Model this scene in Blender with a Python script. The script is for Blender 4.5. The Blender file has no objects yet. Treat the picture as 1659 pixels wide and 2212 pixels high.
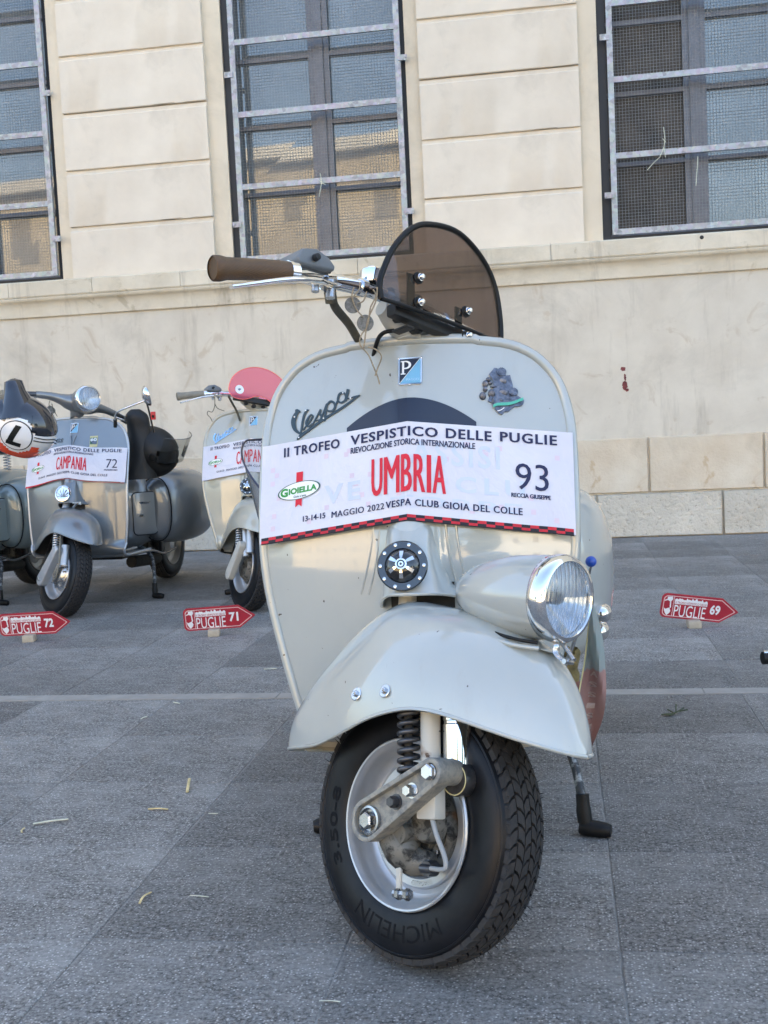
import bpy, bmesh, math, random
from mathutils import Vector, Matrix, Euler, noise
from math import sin, cos, pi, radians as R
random.seed(7)
S = bpy.context.scene
COL = S.collection

# ---------------------------------------------------------------- camera
pitch, roll = math.atan(188/2419.0), R(2.78)
d = Vector((0, cos(pitch), -sin(pitch))); r0 = Vector((1, 0, 0)); u0 = r0.cross(d)
rr = r0*cos(roll) - u0*sin(roll); uu = u0*cos(roll) + r0*sin(roll)
cam_d = bpy.data.cameras.new('camera'); cam = bpy.data.objects.new('camera', cam_d); COL.objects.link(cam)
M = Matrix((rr, uu, -d)).transposed().to_4x4(); M.translation = Vector((0, 0, .75)); cam.matrix_world = M
cam_d.sensor_fit = 'VERTICAL'; cam_d.sensor_height = 24; cam_d.lens = 2419/2212*24
cam_d.clip_start = .05; cam_d.clip_end = 600
cam_d.dof.use_dof = True; cam_d.dof.focus_distance = 1.62; cam_d.dof.aperture_fstop = 28
S.camera = cam

# ---------------------------------------------------------------- world + sun
SUN_EL, SUN_AZ = 27, 16            # the sun stands behind the long building: the square in front lies in its shade
w = bpy.data.worlds.new('World'); S.world = w; w.use_nodes = True
nt = w.node_tree; nt.nodes.clear()
sky = nt.nodes.new('ShaderNodeTexSky'); sky.sky_type = 'NISHITA'; sky.sun_disc = False
sky.sun_elevation = R(SUN_EL); sky.sun_rotation = R(SUN_AZ); sky.air_density = 1.0; sky.dust_density = 3.4; sky.ozone_density = .6
bg = nt.nodes.new('ShaderNodeBackground'); bg.inputs[1].default_value = .15
out = nt.nodes.new('ShaderNodeOutputWorld'); nt.links.new(sky.outputs[0], bg.inputs[0]); nt.links.new(bg.outputs[0], out.inputs[0])
sd = bpy.data.lights.new('sun', 'SUN'); sd.energy = 3.6; sd.angle = R(.5); sd.color = (1, .94, .84)
so = bpy.data.objects.new('sun', sd); COL.objects.link(so); so.location = (0, 0, 30)
sv = Vector((sin(R(SUN_AZ))*cos(R(SUN_EL)), cos(R(SUN_AZ))*cos(R(SUN_EL)), sin(R(SUN_EL))))
so.rotation_euler = sv.to_track_quat('Z', 'Y').to_euler()
S.view_settings.view_transform = 'Standard'; S.view_settings.look = 'None'
S.view_settings.gamma = 1; S.view_settings.use_curve_mapping = False; S.view_settings.exposure = 2.5
S.cycles.max_bounces = 8; S.cycles.transparent_max_bounces = 12

# ---------------------------------------------------------------- materials
def srgb(r, g, b):
    f = lambda c: (c/255/12.92) if c/255 <= .04045 else ((c/255+.055)/1.055)**2.4
    return (f(r), f(g), f(b), 1)
def lin(r, g, b): return (r, g, b, 1)
class NT:
    def __init__(s, name):
        s.m = bpy.data.materials.new(name); s.m.use_nodes = True; s.t = s.m.node_tree
        s.b = s.t.nodes['Principled BSDF']; s.out = s.t.nodes['Material Output']; s.tc = None
    def n(s, typ, **kw):
        o = s.t.nodes.new('ShaderNode'+typ)
        for k, v in kw.items():
            if k.startswith('i_'): o.inputs[k[2:].replace('_', ' ')].default_value = v
            else: setattr(o, k, v)
        return o
    def l(s, a, b): s.t.links.new(a, b)
    def co(s, scale=(1, 1, 1), gen='Object'):
        if s.tc is None: s.tc = s.n('TexCoord')
        m = s.n('Mapping'); m.inputs['Scale'].default_value = scale; s.l(s.tc.outputs[gen], m.inputs[0]); return m.outputs[0]
    def noise(s, scale, detail=4, rough=.55, co=None, dist=0):
        o = s.n('TexNoise'); o.inputs['Scale'].default_value = scale; o.inputs['Detail'].default_value = detail
        o.inputs['Roughness'].default_value = rough; o.inputs['Distortion'].default_value = dist
        s.l(co or s.co(), o.inputs['Vector']); return o.outputs['Fac']
    def ramp(s, fac, stops):
        o = s.n('ValToRGB'); e = o.color_ramp.elements
        while len(e) < len(stops): e.new(.5)
        for x, (p, c) in zip(e, stops): x.position = p; x.color = c if len(c) == 4 else (*c, 1)
        s.l(fac, o.inputs[0]); return o.outputs[0]
    def mix(s, fac, a, b, mode='MIX'):
        o = s.n('Mix', data_type='RGBA', blend_type=mode)
        for v, i in ((fac, 0), (a, 6), (b, 7)):
            if hasattr(v, 'links'): s.l(v, o.inputs[i])
            else: o.inputs[i].default_value = v
        return o.outputs[2]
    def bump(s, h, strength, dist=.002, prev=None):
        o = s.n('Bump'); o.inputs['Strength'].default_value = strength; o.inputs['Distance'].default_value = dist
        s.l(h, o.inputs['Height'])
        if prev: s.l(prev, o.inputs['Normal'])
        s.l(o.outputs[0], s.b.inputs['Normal']); return o.outputs[0]
    def set(s, **kw):
        for k, v in kw.items():
            i = s.b.inputs[k.replace('_', ' ')]
            if hasattr(v, 'links'): s.l(v, i)
            else: i.default_value = v
        return s
def g(v): return (v, v, v, 1)
def mat(name, col, rough=.5, metal=0, coat=0, var=0, vs=8, bump=0, bs=200, ior=1.5, rvar=0, bd=.001):
    t = NT(name); t.set(Roughness=rough, Metallic=metal, Coat_Weight=coat, Coat_Roughness=.04, IOR=ior)
    if var:
        n = t.noise(vs, 5, .6)
        a = tuple(c*(1-var) for c in col[:3])+(1,); b = tuple(min(1, c*(1+var)) for c in col[:3])+(1,)
        t.set(Base_Color=t.ramp(n, [(.3, a), (.7, b)]))
    else: t.set(Base_Color=col)
    if rvar:
        n2 = t.noise(vs*2.3, 4, .6); t.set(Roughness=t.ramp(n2, [(.3, g(max(0, rough-rvar))), (.75, g(rough+rvar))]))
    if bump: t.bump(t.noise(bs, 3, .6), bump, bd)
    return t.m
def paint(name, col, rough=.28, coat=1, metal=0, chips=True, dirt=(.25, .21, .16, 1)):
    t = NT(name); t.set(Roughness=rough, Coat_Weight=coat, Coat_Roughness=.035, Coat_IOR=1.7, Metallic=metal)
    n = t.noise(7, 5, .6)
    a = tuple(c*.93 for c in col[:3])+(1,)
    c = t.ramp(n, [(.3, a), (.7, col)])
    if chips:
        m = t.ramp(t.noise(85, 2, .5), [(.748, g(0)), (.763, g(1))])
        c = t.mix(m, c, (.07, .055, .04, 1))
        st = t.ramp(t.noise(9, 6, .7, co=t.co((1, 1, .35))), [(.6, g(0)), (.85, g(.35))])
        c = t.mix(st, c, dirt)
        sc = t.ramp(t.noise(26, 6, .8, co=t.co((1, 1, .12)), dist=.3), [(.66, g(0)), (.70, g(.22))]); c = t.mix(sc, c, (.22, .20, .16, 1))
        t.set(Coat_Roughness=t.ramp(t.noise(5, 6, .7), [(.35, g(.02)), (.7, g(.11))]))
    t.set(Base_Color=c)
    t.bump(t.noise(18, 2, .5), .12, .003)
    return t.m
CREAM = (.395, .415, .39, 1)
m_cream = paint('cream_paint', CREAM)
m_cream_in = mat('cream_paint_dusty', (.36, .33, .26, 1), .6, var=.25, vs=14)
m_cream2 = paint('ivory_paint', (.41, .40, .33, 1), chips=False)
m_silver = paint('silver_paint', (.19, .205, .215, 1), .36, .7, .55, chips=False)
m_sage = paint('sage_grey_paint', (.19, .235, .235, 1), .36, .7, .25, chips=False)
m_chrome = mat('chrome', g(.78), .07, 1, var=.05, vs=30, rvar=.04)
m_steel = mat('brushed_steel', g(.45), .3, 1, var=.25, vs=60, rvar=.1)
m_alu = mat('polished_aluminium', g(.62), .25, 1, var=.1, vs=40)
m_rim = mat('silver_rim_paint', (.44, .46, .48, 1), .35, .5, .4, var=.1, vs=20)
m_black = mat('black_rubber', g(.006), .5, var=.3, vs=60, bump=.2, bs=300)
m_blackgloss = mat('black_enamel', g(.006), .15, coat=1)
m_blackmatt = mat('black_matt_plastic', g(.007), .55, var=.2, vs=30)
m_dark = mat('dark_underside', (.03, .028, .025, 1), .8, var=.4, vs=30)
m_spring = mat('dark_spring_steel', (.09, .09, .095, 1), .33, .7, var=.3, vs=80)
m_greyhouse = mat('grey_switch_plastic', (.14, .155, .165, 1), .45, var=.1, vs=40)
m_grip = None
m_navy = mat('navy_print', (.012, .018, .07, 1), .7)
m_navygloss = mat('navy_film', (.008, .014, .035, 1), .4, coat=.2)
m_red = mat('red_print', (.62, .015, .035, 1), .7)
m_green = mat('green_print', (.04, .30, .06, 1), .7)
m_whiteprint = mat('white_print', g(.8), .6)
m_white = mat('white_cloth_print', g(.82), .7)
m_twine = mat('jute_twine', (.30, .24, .16, 1), .9, var=.3, vs=300)
m_medal = mat('dull_medal', (.15, .145, .13, 1), .55, .4, var=.5, vs=200, bump=.6, bs=500)
m_pewter = mat('pewter', (.13, .14, .17, 1), .38, .85, var=.5, vs=120, bump=.6, bs=350)
m_wood = mat('pale_wood', (.42, .36, .27, 1), .7, var=.15, vs=40)
m_straw = mat('dry_straw', (.62, .50, .25, 1), .7, var=.3, vs=60)
m_straw2 = mat('bleached_straw', (.62, .62, .48, 1), .7, var=.2, vs=60)
m_skyblue = mat('light_blue_enamel', (.16, .42, .62, 1), .3, coat=.5)
m_orange = mat('orange_red_shell', (.75, .07, .015, 1), .2, coat=1)
m_whitegloss = mat('white_gloss_shell', g(.75), .2, coat=1)
m_blueball = mat('blue_plastic', (.01, .07, .42, 1), .35, coat=.4)
m_signred = mat('crimson_sign_board', (.38, .018, .035, 1), .5, var=.1, vs=20)
m_signline = mat('pink_white_line', (.75, .52, .50, 1), .6)
m_cable = mat('olive_cable_sleeve', (.07, .065, .045, 1), .6, var=.3, vs=60)
m_gold = mat('cream_sticker', (.62, .55, .28, 1), .5)
m_stgreen = mat('dark_green_print', (.02, .10, .06, 1), .5)
m_ribgreen = mat('green_ribbon_enamel', (.08, .42, .30, 1), .35)
def m_dirty(name, base, dark, sc=38, lo=.45, hi=.6, metal=.1):
    t = NT(name); n = t.noise(sc, 6, .65, dist=.4); m = t.ramp(n, [(lo, g(0)), (hi, g(1))])
    rust = t.ramp(t.noise(22, 3, .5), [(.66, g(0)), (.74, g(.7))])
    c = t.mix(m, base, dark); c = t.mix(rust, c, (.16, .07, .02, 1))
    t.set(Base_Color=c, Roughness=.6, Metallic=metal); t.bump(n, .5, .0015); return t.m
m_link = m_dirty('worn_cast_link', (.32, .305, .26, 1), (.19, .19, .185, 1), 75, .44, .62, .3)
m_drum = m_dirty('grimy_cast_housing', (.17, .165, .145, 1), (.035, .034, .032, 1), 60, .48, .60, .4)
m_tubepaint = m_dirty('chipped_pale_paint', (.50, .49, .44, 1), (.05, .04, .035, 1), 45, .66, .70)
m_standsteel = m_dirty('scuffed_painted_steel', (.05, .055, .06, 1), (.30, .32, .32, 1), 60, .5, .6, .4)
def rubber_tyre():
    t = NT('tyre_rubber'); n = t.noise(25, 5, .6)
    t.set(Base_Color=t.ramp(n, [(.3, (.0035, .004, .0055, 1)), (.75, (.010, .011, .014, 1))]), Roughness=.36, Specular_IOR_Level=.22)
    t.bump(t.noise(260, 2, .5), .15, .0006); return t.m
m_tyre = rubber_tyre()
m_black.node_tree.nodes['Principled BSDF'].inputs['Specular IOR Level'].default_value = .3
m_tread = mat('tread_rubber_dusty', (.021, .020, .020, 1), .75, var=.35, vs=90, bump=.3, bs=500)
def grip_mat(name, col):
    t = NT(name); w_ = t.n('TexWave', wave_type='BANDS', bands_direction='Z'); w_.inputs['Scale'].default_value = 160
    t.l(t.co(), w_.inputs['Vector']); n = t.noise(20, 4, .6)
    t.set(Base_Color=t.ramp(n, [(.3, tuple(c*.7 for c in col[:3])+(1,)), (.7, col)]), Roughness=.42); t.bump(w_.outputs['Fac'], .4, .0008); return t.m
m_grip = grip_mat('brown_grip_rubber', (.115, .062, .024, 1))
m_gripgrey = grip_mat('stone_grip_rubber', (.26, .24, .19, 1))
def plexi(name, tint, gloss=.12, rough=.03, diff=None, dfac=0):
    t = NT(name); t.t.nodes.remove(t.b)
    tr = t.n('BsdfTransparent'); tr.inputs[0].default_value = tint
    gl = t.n('BsdfGlossy'); gl.inputs['Roughness'].default_value = rough
    fr = t.n('Fresnel'); fr.inputs[0].default_value = 1.5
    last = tr.outputs[0]
    if diff:
        df = t.n('BsdfDiffuse'); df.inputs[0].default_value = diff; tl = t.n('BsdfTranslucent'); tl.inputs[0].default_value = diff
        a = t.n('MixShader'); t.l(df.outputs[0], a.inputs[1]); t.l(tl.outputs[0], a.inputs[2])
        mx = t.n('MixShader'); mx.inputs[0].default_value = dfac
        t.l(last, mx.inputs[1]); t.l(a.outputs[0], mx.inputs[2]); last = mx.outputs[0]
    mx = t.n('MixShader'); t.l(fr.outputs[0], mx.inputs[0]); t.l(last, mx.inputs[1]); t.l(gl.outputs[0], mx.inputs[2])
    t.l(mx.outputs[0], t.out.inputs[0]); return t.m
m_smoke = plexi('smoked_acrylic', (.46, .395, .37, 1), diff=(.06, .045, .04, 1), dfac=.08)
m_pink = plexi('fluorescent_pink_acrylic', (1.0, .50, .56, 1), diff=(1.0, .14, .24, 1), dfac=.5)
m_pinkedge = mat('glowing_pink_edge', (.95, .16, .12, 1), .4)
m_clear = plexi('clear_acrylic', (.90, .91, .92, 1), diff=(.5, .52, .55, 1), dfac=.20)
m_visor = plexi('grey_visor', (.55, .55, .52, 1), diff=(.3, .3, .28, 1), dfac=.08)
def lens_mat():
    t = NT('ribbed_lamp_glass'); t.t.nodes.remove(t.b)
    w_ = t.n('TexWave', wave_type='BANDS', bands_direction='Y'); w_.inputs['Scale'].default_value = 42; t.l(t.co(), w_.inputs['Vector'])
    bp = t.n('Bump'); bp.inputs['Strength'].default_value = .35; bp.inputs['Distance'].default_value = .0015; t.l(w_.outputs['Fac'], bp.inputs['Height'])
    tr = t.n('BsdfTransparent'); tr.inputs[0].default_value = (.9, .93, .96, 1)
    df = t.n('BsdfTranslucent'); df.inputs[0].default_value = (.8, .85, .9, 1)
    gl = t.n('BsdfGlossy'); gl.inputs['Roughness'].default_value = .03; t.l(bp.outputs[0], gl.inputs['Normal'])
    m1 = t.n('MixShader'); t.l(t.ramp(w_.outputs['Fac'], [(.3, g(.05)), (.9, g(.45))]), m1.inputs[0]); t.l(tr.outputs[0], m1.inputs[1]); t.l(df.outputs[0], m1.inputs[2])
    m2 = t.n('MixShader'); m2.inputs[0].default_value = .13; t.l(m1.outputs[0], m2.inputs[1]); t.l(gl.outputs[0], m2.inputs[2]); t.l(m2.outputs[0], t.out.inputs[0]); return t.m
m_lens = lens_mat()
m_reflector = mat('lamp_reflector', g(.85), .12, 1, bump=.3, bs=60)
def cloth_mat():
    t = NT('banner_cloth'); t.set(Roughness=.8, Sheen_Weight=.1)
    n = t.noise(6, 3, .5); t.set(Base_Color=t.ramp(n, [(.35, (.60, .60, .68, 1)), (.65, (.67, .67, .72, 1))]))
    t.bump(t.noise(9, 5, .62, co=t.co((1, 1, .5)), dist=.8), .45, .010); return t.m
m_cloth = cloth_mat()
m_ghost = mat('faint_show_through', (.56, .62, .72, 1), .8)
m_ghostpink = mat('faint_pink_show_through', (.66, .56, .64, 1), .8)
m_hemred = mat('red_hem', (.52, .02, .035, 1), .75)
m_hemblack = mat('black_hem', (.015, .013, .02, 1), .75)
m_pennant = None

# ---------------------------------------------------------------- mesh helpers
def V(*a): return Vector(a)
class MB:
    def __init__(s): s.v = []; s.f = []; s.mi = []
    def add(s, vs, fs, mi=0, fn=None):
        b = len(s.v)
        s.v += [Vector(fn(Vector(p))) if fn else Vector(p) for p in vs]
        s.f += [tuple(i+b for i in f) for f in fs]; s.mi += [mi]*len(fs) if isinstance(mi, int) else list(mi)
        return s
    def box(s, c, sz, mi=0, rot=None):
        x, y, z = (a/2 for a in sz)
        vs = [V(a, b, c_) for a in (-x, x) for b in (-y, y) for c_ in (-z, z)]
        if rot: vs = [rot @ p for p in vs]
        return s.add([p+V(*c) for p in vs], [(0, 1, 3, 2), (4, 6, 7, 5), (0, 4, 5, 1), (2, 3, 7, 6), (0, 2, 6, 4), (1, 5, 7, 3)], mi)
    def tube(s, pts, r, seg=10, closed=False, cap=True, mi=0, flat=1.0):
        pts = [V(*p) for p in pts]; n = len(pts); rs = r if hasattr(r, '__len__') else [r]*n
        t = [(pts[(i+1) % n]-pts[i-1] if closed else pts[min(i+1, n-1)]-pts[max(i-1, 0)]).normalized() for i in range(n)]
        up = V(0, 0, 1) if abs(t[0].z) < .9 else V(1, 0, 0)
        a = (up - t[0]*up.dot(t[0])).normalized(); vs = []; fs = []
        for i in range(n):
            a = (a - t[i]*a.dot(t[i])).normalized(); b = t[i].cross(a)
            for k in range(seg):
                q = 2*pi*k/seg; vs.append(pts[i]+a*(cos(q)*rs[i]*flat)+b*(sin(q)*rs[i]))
        for i in range(n if closed else n-1):
            j = (i+1) % n
            for k in range(seg): k2 = (k+1) % seg; fs.append((i*seg+k, i*seg+k2, j*seg+k2, j*seg+k))
        if cap and not closed: fs += [tuple(reversed(range(seg))), tuple((n-1)*seg+k for k in range(seg))]
        return s.add(vs, fs, mi)
    def lathe(s, prof, c=(0, 0, 0), ax=(0, 0, 1), seg=32, mi=0, mis=None):
        """prof: [(radius, height along ax)]"""
        ax = V(*ax).normalized(); up = V(0, 0, 1) if abs(ax.z) < .9 else V(1, 0, 0)
        a = (up-ax*up.dot(ax)).normalized(); b = ax.cross(a); c = V(*c); vs = []; fs = []; mm = []
        for (r, h) in prof:
            for k in range(seg): q = 2*pi*k/seg; vs.append(c+ax*h+(a*cos(q)+b*sin(q))*max(r, 1e-5))
        for i in range(len(prof)-1):
            for k in range(seg):
                k2 = (k+1) % seg; fs.append((i*seg+k, i*seg+k2, (i+1)*seg+k2, (i+1)*seg+k)); mm.append(mis[i] if mis else mi)
        return s.add(vs, fs, mm)
    def grid(s, nu, nv, fn, mi=0, wrapu=False):
        vs = [fn(i/(nu if wrapu else nu-1), j/(nv-1)) for i in range(nu) for j in range(nv)]; fs = []; mm = []
        for i in range(nu if wrapu else nu-1):
            for j in range(nv-1):
                a = i*nv+j; b = ((i+1) % nu)*nv+j; fs.append((a, b, b+1, a+1))
                mm.append(mi(i, j) if callable(mi) else mi)
        return s.add(vs, fs, mm)
    def prism(s, poly, h0, h1, fn, mi=0, mside=None):
        """poly 2d; fn(x,y,h) -> vec"""
        n = len(poly); vs = [fn(x, y, h0) for x, y in poly]+[fn(x, y, h1) for x, y in poly]
        s.add(vs, [tuple(range(n)), tuple(reversed(range(n, 2*n)))], mi)
        s.add(vs, [(i, n+i, n+(i+1) % n, (i+1) % n) for i in range(n)], mi if mside is None else mside); return s
    def build(s, name, mats, parent=None, mw=None, smooth=35, label=None, kind=None, fix=True):
        me = bpy.data.meshes.new(name); me.from_pydata([tuple(p) for p in s.v], [], s.f)
        if not isinstance(mats, (list, tuple)): mats = [mats]
        for m in mats: me.materials.append(m)
        for p, i in zip(me.polygons, s.mi): p.material_index = i
        if fix:
            bm = bmesh.new(); bm.from_mesh(me); bmesh.ops.remove_doubles(bm, verts=bm.verts, dist=1e-6)
            bmesh.ops.recalc_face_normals(bm, faces=bm.faces); bm.to_mesh(me); bm.free()
        if smooth:
            me.shade_smooth()
            try: me.set_sharp_from_angle(angle=R(smooth))
            except Exception: pass
        o = bpy.data.objects.new(name, me); COL.objects.link(o)
        if parent: o.parent = parent
        if mw is not None: o.matrix_local = mw
        if label: o['label'] = label
        if kind: o['kind'] = kind
        return o
def bevel(o, w_=.002, seg=2):
    bm = bmesh.new(); bm.from_mesh(o.data)
    es = [e for e in bm.edges if len(e.link_faces) == 2 and e.calc_face_angle(0) > R(30)]
    bmesh.ops.bevel(bm, geom=es, offset=w_, segments=seg, profile=.6, affect='EDGES', clamp_overlap=True)
    bm.to_mesh(o.data); bm.free(); o.data.shade_smooth(); o.data.set_sharp_from_angle(angle=R(40)); return o
def tag(o, label, cat, group=None):
    o['label'] = label; o['category'] = cat
    if group: o['group'] = group
    return o
def empty(name, loc=(0, 0, 0), rz=0, parent=None):
    o = bpy.data.objects.new(name, None); COL.objects.link(o); o.location = loc; o.rotation_euler = (0, 0, rz)
    o.empty_display_size = .1
    if parent: o.parent = parent
    return o
def spline(pts, n=8, closed=False):
    """Catmull-Rom through tuples of any length"""
    P = [tuple(p) for p in pts]; out_ = []; m = len(P)
    for i in range(m if closed else m-1):
        p0, p1, p2, p3 = (P[(i-1) % m] if closed or i > 0 else P[0]), P[i], P[(i+1) % m], (P[(i+2) % m] if closed or i+2 < m else P[-1])
        for k in range(n):
            t = k/n
            out_.append(tuple(.5*((2*b)+(-a+c)*t+(2*a-5*b+4*c-e)*t*t+(-a+3*b-3*c+e)*t**3) for a, b, c, e in zip(p0, p1, p2, p3)))
    if not closed: out_.append(P[-1])
    return out_
def interp(tab, x):
    if x <= tab[0][0]: return tab[0][1]
    for (a, b), (c, e) in zip(tab, tab[1:]):
        if x <= c: t = (x-a)/(c-a); return b+(e-b)*t
    return tab[-1][1]
def sinterp(tab, x):
    """smooth interpolation (cubic hermite with finite differences)"""
    n = len(tab)
    if x <= tab[0][0]: return tab[0][1]
    if x >= tab[-1][0]: return tab[-1][1]
    for i in range(n-1):
        x0, y0 = tab[i]; x1, y1 = tab[i+1]
        if x <= x1:
            h = x1-x0; t = (x-x0)/h
            m0 = (y1-tab[i-1][1])/(x1-tab[i-1][0]) if i > 0 else (y1-y0)/h
            m1 = (tab[i+2][1]-y0)/(tab[i+2][0]-x0) if i+2 < n else (y1-y0)/h
            return (2*t**3-3*t*t+1)*y0+(t**3-2*t*t+t)*h*m0+(-2*t**3+3*t*t)*y1+(t**3-t*t)*h*m1
# text outlines
_tc = {}
def text_geo(txt, bold=0.0, shear=0.0, spacing=1.0):
    k = (txt, bold, shear, spacing)
    if k in _tc: return _tc[k]
    cu = bpy.data.curves.new('lettering', 'FONT'); cu.body = txt; cu.offset = bold; cu.shear = shear; cu.space_character = spacing
    cu.resolution_u = 3
    ob = bpy.data.objects.new('lettering', cu); COL.objects.link(ob)
    dg = bpy.context.evaluated_depsgraph_get(); me = bpy.data.meshes.new_from_object(ob.evaluated_get(dg))
    vs = [v.co.copy() for v in me.vertices]; fs = [tuple(p.vertices) for p in me.polygons]
    bpy.data.objects.remove(ob); bpy.data.curves.remove(cu); bpy.data.meshes.remove(me)
    x0 = min(v.x for v in vs); x1 = max(v.x for v in vs); y0 = min(v.y for v in vs); y1 = max(v.y for v in vs)
    vs = [Vector(((v.x-x0)/(x1-x0), (v.y-y0)/(y1-y0), 0)) for v in vs]
    _tc[k] = (vs, fs); return _tc[k]
def text_on(txt, box, surf, name, m, parent, bold=0.0, shear=0.0, spacing=1.0, mw=None, cut=0):
    """lettering laid on a surface: box=(u0,u1,v0,v1), surf(u,v)->Vector"""
    vs, fs = text_geo(txt, bold, shear, spacing); u0_, u1_, v0_, v1_ = box
    me = bpy.data.meshes.new(name); me.from_pydata([(u0_+(u1_-u0_)*p.x, v0_+(v1_-v0_)*p.y, 0) for p in vs], [], fs)
    if cut:
        bm = bmesh.new(); bm.from_mesh(me); lo, hi = min(u0_, u1_), max(u0_, u1_)
        k = math.ceil(lo/cut)
        while k*cut < hi:
            bmesh.ops.bisect_plane(bm, geom=bm.verts[:]+bm.edges[:]+bm.faces[:], plane_co=(k*cut, 0, 0), plane_no=(1, 0, 0)); k += 1
        bm.to_mesh(me); bm.free()
    for v in me.vertices: v.co = surf(v.co.x, v.co.y)
    me.materials.append(m); o = bpy.data.objects.new(name, me); COL.objects.link(o); o.parent = parent
    if mw is not None: o.matrix_local = mw
    return o
# ================================================================ SETTING
def pavement_mat():
    t = NT('washed_aggregate_paving')
    co = t.co()
    v1 = t.n('TexVoronoi'); v1.inputs['Scale'].default_value = 210; t.l(co, v1.inputs['Vector'])
    sp = t.n('Math', operation='GREATER_THAN'); sp.inputs[1].default_value = .62; 
    sepc = t.n('SeparateColor'); t.l(v1.outputs['Color'], sepc.inputs[0]); t.l(sepc.outputs[0], sp.inputs[0])
    near = t.ramp(v1.outputs['Distance'], [(.18, g(1)), (.42, g(0))])
    mk = t.n('Math', operation='MULTIPLY'); t.l(sp.outputs[0], mk.inputs[0]); t.l(near, mk.inputs[1])
    n1 = t.noise(150, 4, .75); n2 = t.noise(2.6, 7, .7); n3 = t.noise(38, 5, .7, co=t.co((.28, 1, 1)))
    inf = t.n('ObjectInfo')
    c = t.ramp(n1, [(.37, (.032, .030, .028, 1)), (.62, (.265, .25, .23, 1))])
    c = t.mix(t.ramp(n2, [(.44, g(0)), (.60, g(.55))]), c, (.30, .288, .268, 1))
    c = t.mix(t.ramp(t.noise(1.1, 5, .6), [(.47, g(0)), (.60, g(.45))]), c, (.060, .050, .043, 1))
    c = t.mix(t.ramp(n3, [(.5, g(0)), (.72, g(.5))]), c, (.36, .35, .33, 1))
    spn = t.n('Math', operation='MULTIPLY'); t.l(mk.outputs[0], spn.inputs[0]); spn.inputs[1].default_value = .75
    c = t.mix(spn.outputs[0], c, (.56, .54, .51, 1))
    bl = t.ramp(t.noise(3.3, 4, .6, co=t.co((1, 1, 1))), [(.64, g(0)), (.74, g(.4))])
    c = t.mix(bl, c, (.035, .033, .034, 1))
    hv = t.n('HueSaturation'); mr = t.n('MapRange'); mr.inputs[3].default_value = .78; mr.inputs[4].default_value = 1.2
    t.l(inf.outputs['Random'], mr.inputs[0]); t.l(mr.outputs[0], hv.inputs['Value']); t.l(c, hv.inputs['Color'])
    t.set(Base_Color=hv.outputs[0], Roughness=.75)
    t.bump(n1, .6, .0015, t.bump(mk.outputs[0], .4, .001)); return t.m
m_pave = pavement_mat()
m_joint = mat('sandy_joint', (.24, .23, .21, 1), .95, var=.5, vs=9, bump=.5, bs=200)
m_strip = mat('pale_kerb_stone', (.31, .29, .26, 1), .8, var=.14, vs=18, bump=.3, bs=150)
def stone(name, col, col2, bsc=70, bst=.3, bd=.003, pit=0, stain=None, streak=0):
    t = NT(name); n = t.noise(3.1, 6, .62); n2 = t.noise(bsc, 5, .65)
    c = t.ramp(n, [(.3, col), (.7, col2)])
    dn = t.noise(1.3, 7, .72, dist=.6); c = t.mix(t.ramp(dn, [(.50, g(0)), (.70, g(.5))]), c, tuple(x*.66 for x in col[:3])+(1,))
    if stain: c = t.mix(t.ramp(t.noise(4.5, 5, .6, dist=1.5), [(.6, g(0)), (.68, g(.5))]), c, stain)
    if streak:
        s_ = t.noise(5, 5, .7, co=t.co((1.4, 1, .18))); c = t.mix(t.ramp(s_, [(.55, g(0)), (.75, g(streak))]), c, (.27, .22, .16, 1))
    if pit:
        p = t.ramp(t.noise(pit, 3, .6), [(.30, g(.8)), (.42, g(0))]); c = t.mix(p, c, (.36, .30, .22, 1))
        pb = t.bump(t.noise(pit, 3, .6), 1.0, .012); t.bump(n2, bst, bd, pb)
    else: t.bump(n2, bst, bd)
    inf = t.n('ObjectInfo'); hv = t.n('HueSaturation'); mr = t.n('MapRange'); mr.inputs[3].default_value = .95; mr.inputs[4].default_value = 1.03
    t.l(inf.outputs['Random'], mr.inputs[0]); t.l(mr.outputs[0], hv.inputs['Value']); t.l(c, hv.inputs['Color'])
    t.set(Base_Color=hv.outputs[0], Roughness=.88); return t.m
m_block = stone('smooth_limestone', (.65, .56, .44, 1), (.74, .65, .52, 1), 120, .25, .0015, stain=None)
m_wallbase = stone('plain_limestone', (.57, .505, .405, 1), (.69, .625, .51, 1), 90, .3, .002, stain=(.47, .37, .26, 1), streak=.5)
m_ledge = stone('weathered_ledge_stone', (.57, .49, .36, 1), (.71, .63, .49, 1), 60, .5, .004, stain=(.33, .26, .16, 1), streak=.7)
m_rough1 = stone('rough_bottom_stone', (.54, .48, .38, 1), (.66, .60, .49, 1), 60, .9, .01, pit=36)
m_rough2 = stone('tooled_middle_stone', (.56, .445, .31, 1), (.69, .60, .46, 1), 55, .8, .006, stain=(.44, .28, .13, 1))
m_reveal = stone('pale_reveal_plaster', (.64, .55, .41, 1), (.73, .63, .48, 1), 60, .2, .002)
def galv():
    t = NT('galvanised_steel'); v = t.n('TexVoronoi'); v.inputs['Scale'].default_value = 45; t.l(t.co(), v.inputs['Vector'])
    n = t.noise(30, 5, .7); hi = t.ramp(t.noise(16, 2, .5, co=t.co((3, 1, 1))), [(.66, g(0)), (.72, g(.8))])
    c = t.ramp(n, [(.3, (.20, .215, .235, 1)), (.7, (.33, .35, .375, 1))]); c = t.mix(.2, c, v.outputs['Color']); c = t.mix(hi, c, (.55, .56, .57, 1))
    hsv = t.n('HueSaturation'); hsv.inputs['Saturation'].default_value = .3; t.l(c, hsv.inputs['Color'])
    t.set(Base_Color=hsv.outputs[0], Roughness=.55, Metallic=.45); return t.m
m_galv = galv()
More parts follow.
